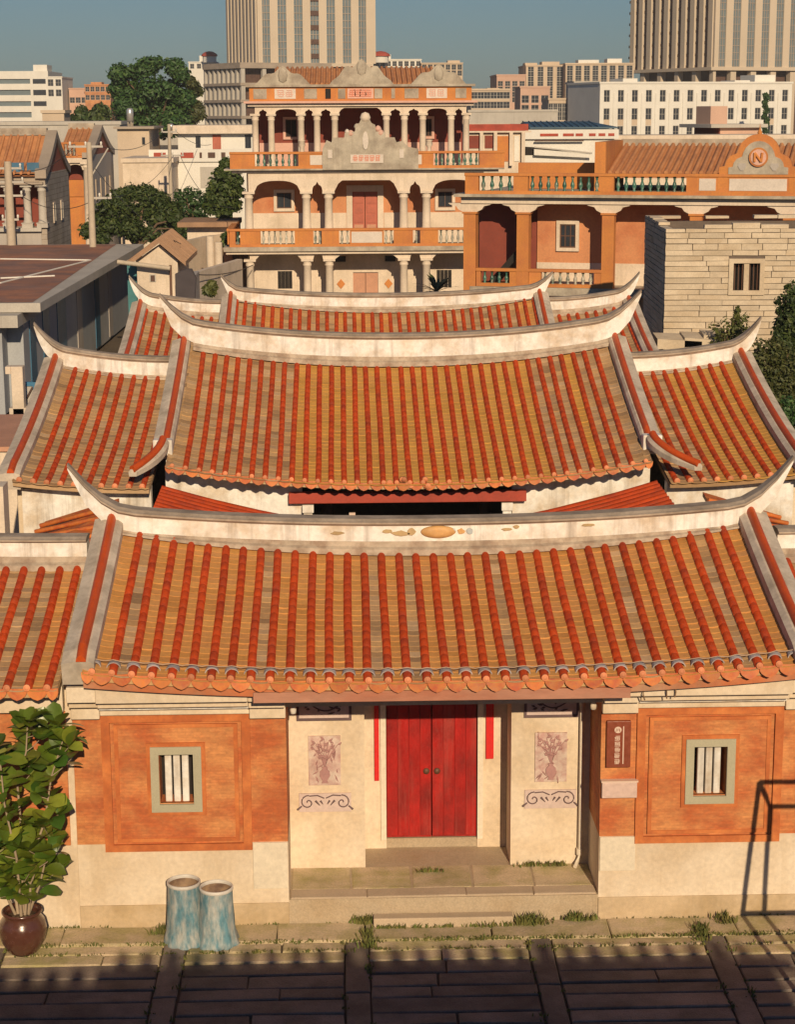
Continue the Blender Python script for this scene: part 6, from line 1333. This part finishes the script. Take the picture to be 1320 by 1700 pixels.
for p_, q_ in (((0, 430), (150, 432)), ((150, 432), (0, 470)), ((0, 462), (90, 458))):
    u_, v_ = onz(*p_, zr+.03), onz(*q_, zr+.03); MB().tube([u_, v_], .05, 5).build('roof_line', M['wgrey'], rf)
ov = .9; mb = MB(); mb.add([(wl, a.y+.8, 0), (a.x-ov, a.y+.8, 0), (xr_at(b.y-1)-ov, b.y-1, 0), (wl, b.y-1, 0), (wl, a.y+.8, zr-.38), (a.x-ov, a.y+.8, zr-.38), (xr_at(b.y-1)-ov, b.y-1, zr-.38), (wl, b.y-1, zr-.38)], [(7, 6, 5, 4), (0, 1, 5, 4), (1, 2, 6, 5), (2, 3, 7, 6), (3, 0, 4, 7)]); mb.build('wall', M['bluewall'], o)
for y, w_, mm in ((53.2, 1.3, 'bdoor'), (56.4, 1.6, 'bdoor'), (60.2, 2.4, 'bdoor'), (66, 1.6, 'stain'), (72, 1.6, 'bdoor'), (77, 1.4, 'stain')):
    mb = MB(); x0_, x1_ = xr_at(y)-ov+.03, xr_at(y+w_)-ov+.03; mb.add([(x0_, y, .1), (x1_, y+w_, .1), (x1_, y+w_, zr-.6), (x0_, y, zr-.6), (x0_-.2, y, .1), (x1_-.2, y+w_, .1), (x1_-.2, y+w_, zr-.6), (x0_-.2, y, zr-.6)], [(0, 1, 2, 3), (7, 6, 5, 4), (0, 4, 5, 1), (2, 6, 7, 3), (0, 3, 7, 4), (1, 5, 6, 2)]); mb.build('door', M[mm], o)
o = thing('porch_building', 'lower grey walled annex with white slab roof at the left edge', 'building', (-16, 45, 0)); zr2_ = 4.2; c = onz(50, 506, zr2_); c2 = onz(28, 524, zr2_)
mb = MB(); mb.box(c2.x-16, c2.x, c2.y, c2.y+6, zr2_-.5, zr2_); mb.build('roof_slab', M['lgrey'], o); mb = MB(); mb.box(c2.x-15, c2.x-.8, c2.y+.7, c2.y+6, 0, zr2_-.5); mb.build('wall', M['bluewall'], o)
# pier, ledge and gate at the left edge
p = at(26, 640, 26.5); o = thing('gate_pier', 'white notched gate pier at the left edge beside the left wing', 'pier', (p.x, 26.5, 0)); d = (p-CAM).length/FPX
zt = at(24, 608, 26.5).z; mb = MB(); mb.box(p.x-.12, p.x+.22, 26.4, 26.8, 0, zt); mb.box(p.x-.28, p.x-.12, 26.4, 26.8, zt-.22, zt); mb.box(p.x-.22, p.x+.4, 26.4, 26.8, 0, zt-1.2); mb.build('pier', M['mcream'], o, bevel=.02)
o = thing('blue_gate', 'blue framed iron gate beside the white pier at the left edge', 'gate', (p.x+.7, 28, 0)); z0_, z1_ = at(45, 700, 28).z, at(45, 634, 28).z; xa, xb = at(31, 650, 28).x, at(60, 650, 28).x
for q in ((xa, xa+.12), (xb-.1, xb)): mb = MB(); mb.box(*q, 27.95, 28.05, 0, z1_); mb.build('post', M['blue'], o)
mb = MB(); mb.box(xa, xb, 27.94, 28.06, z1_-.12, z1_); mb.build('rail', M['blue'], o); mb = MB(); mb.box(xa+.12, xb-.1, 27.98, 28.02, 0, z1_-.13); mb.build('panel', M['lgrey'], o)
MB().tube([(xa+.1, 27.93, z1_-.7), (xb-.1, 27.93, z1_-.15)], .03, 5).build('brace', M['shade'], o); MB().tube([(xa+.1, 27.93, z0_), (xb-.1, 27.93, z1_-.6)], .03, 5).build('brace', M['shade'], o)
p = at(0, 720, 21); o = thing('low_wall', 'low cream wall with brown tiled top at the left edge', 'wall', (p.x, 21, 0)); z_ = at(10, 735, 20).z
mb = MB(); x1_ = at(24, 740, 19.5).x; mb.box(x1_-5, x1_, 19.5, 24.5, 0, z_-.12); mb.build('wall', M['mcream'], o); mb = MB(); mb.box(x1_-5, x1_+.1, 19.4, 24.6, z_-.119, z_); mb.build('coping', M['doorw'], o)
o = thing('corner_wall', 'cream wall stub with dark drain gap at the left edge below the wing roof', 'wall', (at(0, 830, 12).x, 12, 0)); x1_ = at(5, 830, 12).x
mb = MB(); mb.box(x1_-4, x1_, 12, 12.6, 0, at(2, 808, 12).z); mb.build('wall', M['mcream'], o)
# small gabled outhouse, stepped walls
Y_ = 68; G = Frame(222, Y_, 0); o = thing('outhouse', 'small cream outhouse with gabled brown tile roof behind the rear left wing', 'shed', G.o); W_ = G.x(299); ze_ = G.z(260, 432); za = G.z(258, 402); L = 7
mb = MB(); mb.prism([(0, 0), (W_-.3, 0), (W_-.3, ze_), (W_/2, za-.15), (0, ze_)], 0, L); mb.build('wall', M['mcream'], o, local=True)
mb = MB(); mb.prism([(-.4, ze_-.25), (W_/2, za-.02), (W_+.15, ze_-.25), (W_+.15, ze_-.05), (W_/2, za+.2), (-.4, ze_-.05)], -.5, L+.3); rf = mb.build('roof', M['gravel'], o, local=True)
for s_ in (0, 1):
    for k in range(14): y = lerp(-.4, L+.2, k/13); MB().tube([(W_/2, y, za+.22), (-.4 if s_ == 0 else W_+.15, y, ze_-.02)], .055, 5).build('roll_tile', M['gravel'], rf, local=True)
mb = MB(); mb.box(G.x(241), G.x(252), -.04, 0, G.z(240, 468), G.z(240, 455)); w_ = mb.build('window', M['lgrey'], o, local=True); mb = MB(); mb.box(G.x(243), G.x(250), -.07, -.03, G.z(240, 467), G.z(240, 457)); mb.build('pane', M['shade'], w_, local=True)
mb = MB(); mb.box(G.x(275), G.x(279), -.12, 0, 0, G.z(270, 440)); mb.build('drain_pipe', M['wood'], o, local=True)
MB().tube([(G.x(190), -.6, G.z(200, 433)), (G.x(278), -.6, G.z(270, 444))], .12, 6).build('tie_beam', M['pole'], o, local=True)
mb = MB(); mb.box(G.x(198), G.x(218), 1.5, 1.7, 0, G.z(210, 443)); mb.build('teal_door', M['teal'], o, local=True)
def wall_run(label, pts, Y0, th, m, name='garden_wall'):
    """pts: (px, py_top, Y)"""
    Q = [at(*p) for p in pts]; o = thing(name, label, 'wall', (Q[0].x, Q[0].y, 0))
    for a_, b_ in zip(Q, Q[1:]):
        d = Vector((b_.x-a_.x, b_.y-a_.y, 0)); n_ = Vector((-d.y, d.x, 0)).normalized()*th; mb = MB(); mb.add([(a_.x, a_.y, 0), (b_.x, b_.y, 0), (b_.x+n_.x, b_.y+n_.y, 0), (a_.x+n_.x, a_.y+n_.y, 0), (a_.x, a_.y, a_.z), (b_.x, b_.y, b_.z), (b_.x+n_.x, b_.y+n_.y, b_.z), (a_.x+n_.x, a_.y+n_.y, a_.z)], [(0, 3, 2, 1), (4, 5, 6, 7), (0, 1, 5, 4), (1, 2, 6, 5), (2, 3, 7, 6), (3, 0, 4, 7)]); mb.build('wall_panel', M[m], o)
    return o
wall_run('tall cream boundary wall between the outhouse and the mansion', [(302, 402, 78), (345, 392, 82), (384, 388, 84)], 0, .3, 'mcream')
wall_run('lower cream wall sloping behind the rear left ridge', [(300, 462, 62), (340, 448, 66), (402, 430, 74)], 0, .3, 'mcream')
o, G, W_, H = far_block('small flat roofed gatehouse with brown slab before the dark tree', 308, 378, 376, 84, 4, 'mcream', 0, coping=False); mb = MB(); mb.box(-.5, W_+.5, -.8, 4.4, H, H+.28); mb.build('roof_slab', M['gravel'], o, local=True)
for i, (px, t_) in enumerate(((348, 392), (362, 402))): p = at(px, t_, 76); tag(MB().tube([(p.x, 76, 0), (p.x, 76, p.z)], .22, 10).build('wall_pillar', M['mcream']), ['taller of two cream pillars left of the mansion', 'shorter of two cream pillars left of the mansion'][i], 'pillar', 'cream pillars left of the mansion')
G = Frame(283, 60, 0); o = thing('hip_shed', 'dark slate hip end of a low shed between the outhouse and the rear left wing', 'shed', G.o); M['slate'] = mat('dark_slate', (.055, .045, .05), .8, var=.2)  # near-black base colour carries the shade on this hip, which the label calls dark slate
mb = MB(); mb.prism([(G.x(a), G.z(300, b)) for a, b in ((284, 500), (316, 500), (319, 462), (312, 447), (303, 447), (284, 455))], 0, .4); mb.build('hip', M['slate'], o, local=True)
mb = MB(); mb.box(G.x(286), G.x(314), .41, 4, 0, G.z(300, 462)); mb.build('wall', M['stain'], o, local=True)
far_block('low dim side block behind the mansion left corner', 384, 408, 424, 86, 5, 'stain', 0)
# ------------------------------------------------------------------ poles and wires
def pole(label, px, pyt, Y, r=.16, arms=(), z0=0):
    p = at(px, pyt, Y); t = thing('utility_pole', label, 'pole', (p.x, Y, 0), group='concrete poles at left'); MB().tube([(0, 0, z0), (0, 0, p.z)], [r*1.25, r*.85], 10).build('shaft', M['pole'], t, local=True)
    for dz, l, dx_ in arms:
        mb = MB(); mb.box(-l+dx_, l+dx_, -.06, .06, p.z-dz-.06, p.z-dz+.06); c_ = mb.build('crossarm', M['lgrey'], t, local=True)
        for k in range(3): x = dx_+lerp(-l, l, k/2)*.9; MB().lathe([(.0, 0), (.07, .02), (.05, .1), (.08, .14), (.04, .22), (0, .24)], 8, (x, 0, p.z-dz+.06)).build('insulator', M['wgrey'], c_, local=True)
    return Vector((p.x, Y, p.z))
A_ = pole('tall concrete utility pole with crossarm before the bushy tree', 147, 236, 84, .19, ((.25, 1.0, -.2), (3.2, .7, .5)))
MB().tube([A_+Vector((.1, 0, -1.9)), A_+Vector((1.1, 0, -.35))], .05, 6).build('pole_strut', M['lgrey'])
B_ = pole('slimmer concrete utility pole before the white terrace block', 280, 206, 122, .15, ((.6, .6, 0), (2.4, .9, .2)))
C_ = pole('stout pole with many insulators at the left edge', 12, 268, 86, .26, ((.4, .8, 0), (1.2, .9, 0), (2.0, .8, 0), (3.4, .5, 0)))
bpy.data.objects['pole_strut'].parent = [o for o in COL.objects if o.get('label', '').startswith('tall concrete utility')][0]
bpy.data.objects['pole_strut'].matrix_parent_inverse = Matrix.Translation(-Vector((A_.x, A_.y, 0)))
def wire(label, a, b, sag, r=.02):
    P = [a.lerp(b, i/14) - Vector((0, 0, sag*4*(i/14)*(1-i/14))) for i in range(15)]
    tag(MB().tube(P, r, 4).build('power_line', M['wire']), label, 'wire', 'overhead wires at left')
wire('upper overhead wire from the tall pole to the slimmer pole', A_+Vector((.6, 0, -.2)), B_+Vector((-.5, 0, -.6)), .7); wire('lower overhead wire from the tall pole to the slimmer pole', A_+Vector((.9, 0, -3.2)), B_+Vector((.3, 0, -2.4)), .8)
wire('wire running from the left edge pole to the tall pole', C_+Vector((.6, 0, -.5)), A_+Vector((-.9, 0, -.3)), .5); wire('lowest wire running from the left edge pole to the tall pole', C_+Vector((.7, 0, -2.0)), A_+Vector((0, 0, -3.4)), .6)
wire('wire slanting from the slimmer pole down to the mansion corner', B_+Vector((.8, 0, -2.4)), at(384, 345, 80), 1.0); wire('wire slanting down over the bushy tree to the outhouse', A_+Vector((.3, 0, -1.5)), at(300, 405, 70), .5); wire('wire from the slimmer pole to the white house', B_+Vector((.6, 0, -.6)), at(350, 240, 148), .4)
wire('sagging service wire past the mansion ground floor', at(300, 452, 60), at(420, 440, 77), .3, .025)
# ------------------------------------------------------------------ hazy air
hm = bpy.data.materials.new('thin_haze'); hm.use_nodes = True; hn = hm.node_tree.nodes; hn.clear()
hv = hn.new('ShaderNodeVolumePrincipled'); hv.inputs['Density'].default_value = 0.0002; hv.inputs['Color'].default_value = (.88, .88, .88, 1)
ho = hn.new('ShaderNodeOutputMaterial'); hm.node_tree.links.new(hv.outputs[0], ho.inputs['Volume'])
mb = MB(); mb.box(-420, 420, -60, 800, -1.8, 118); hz = mb.build('haze', hm); tag(hz, 'thin pale haze over the whole town', 'haze', kind='stuff')
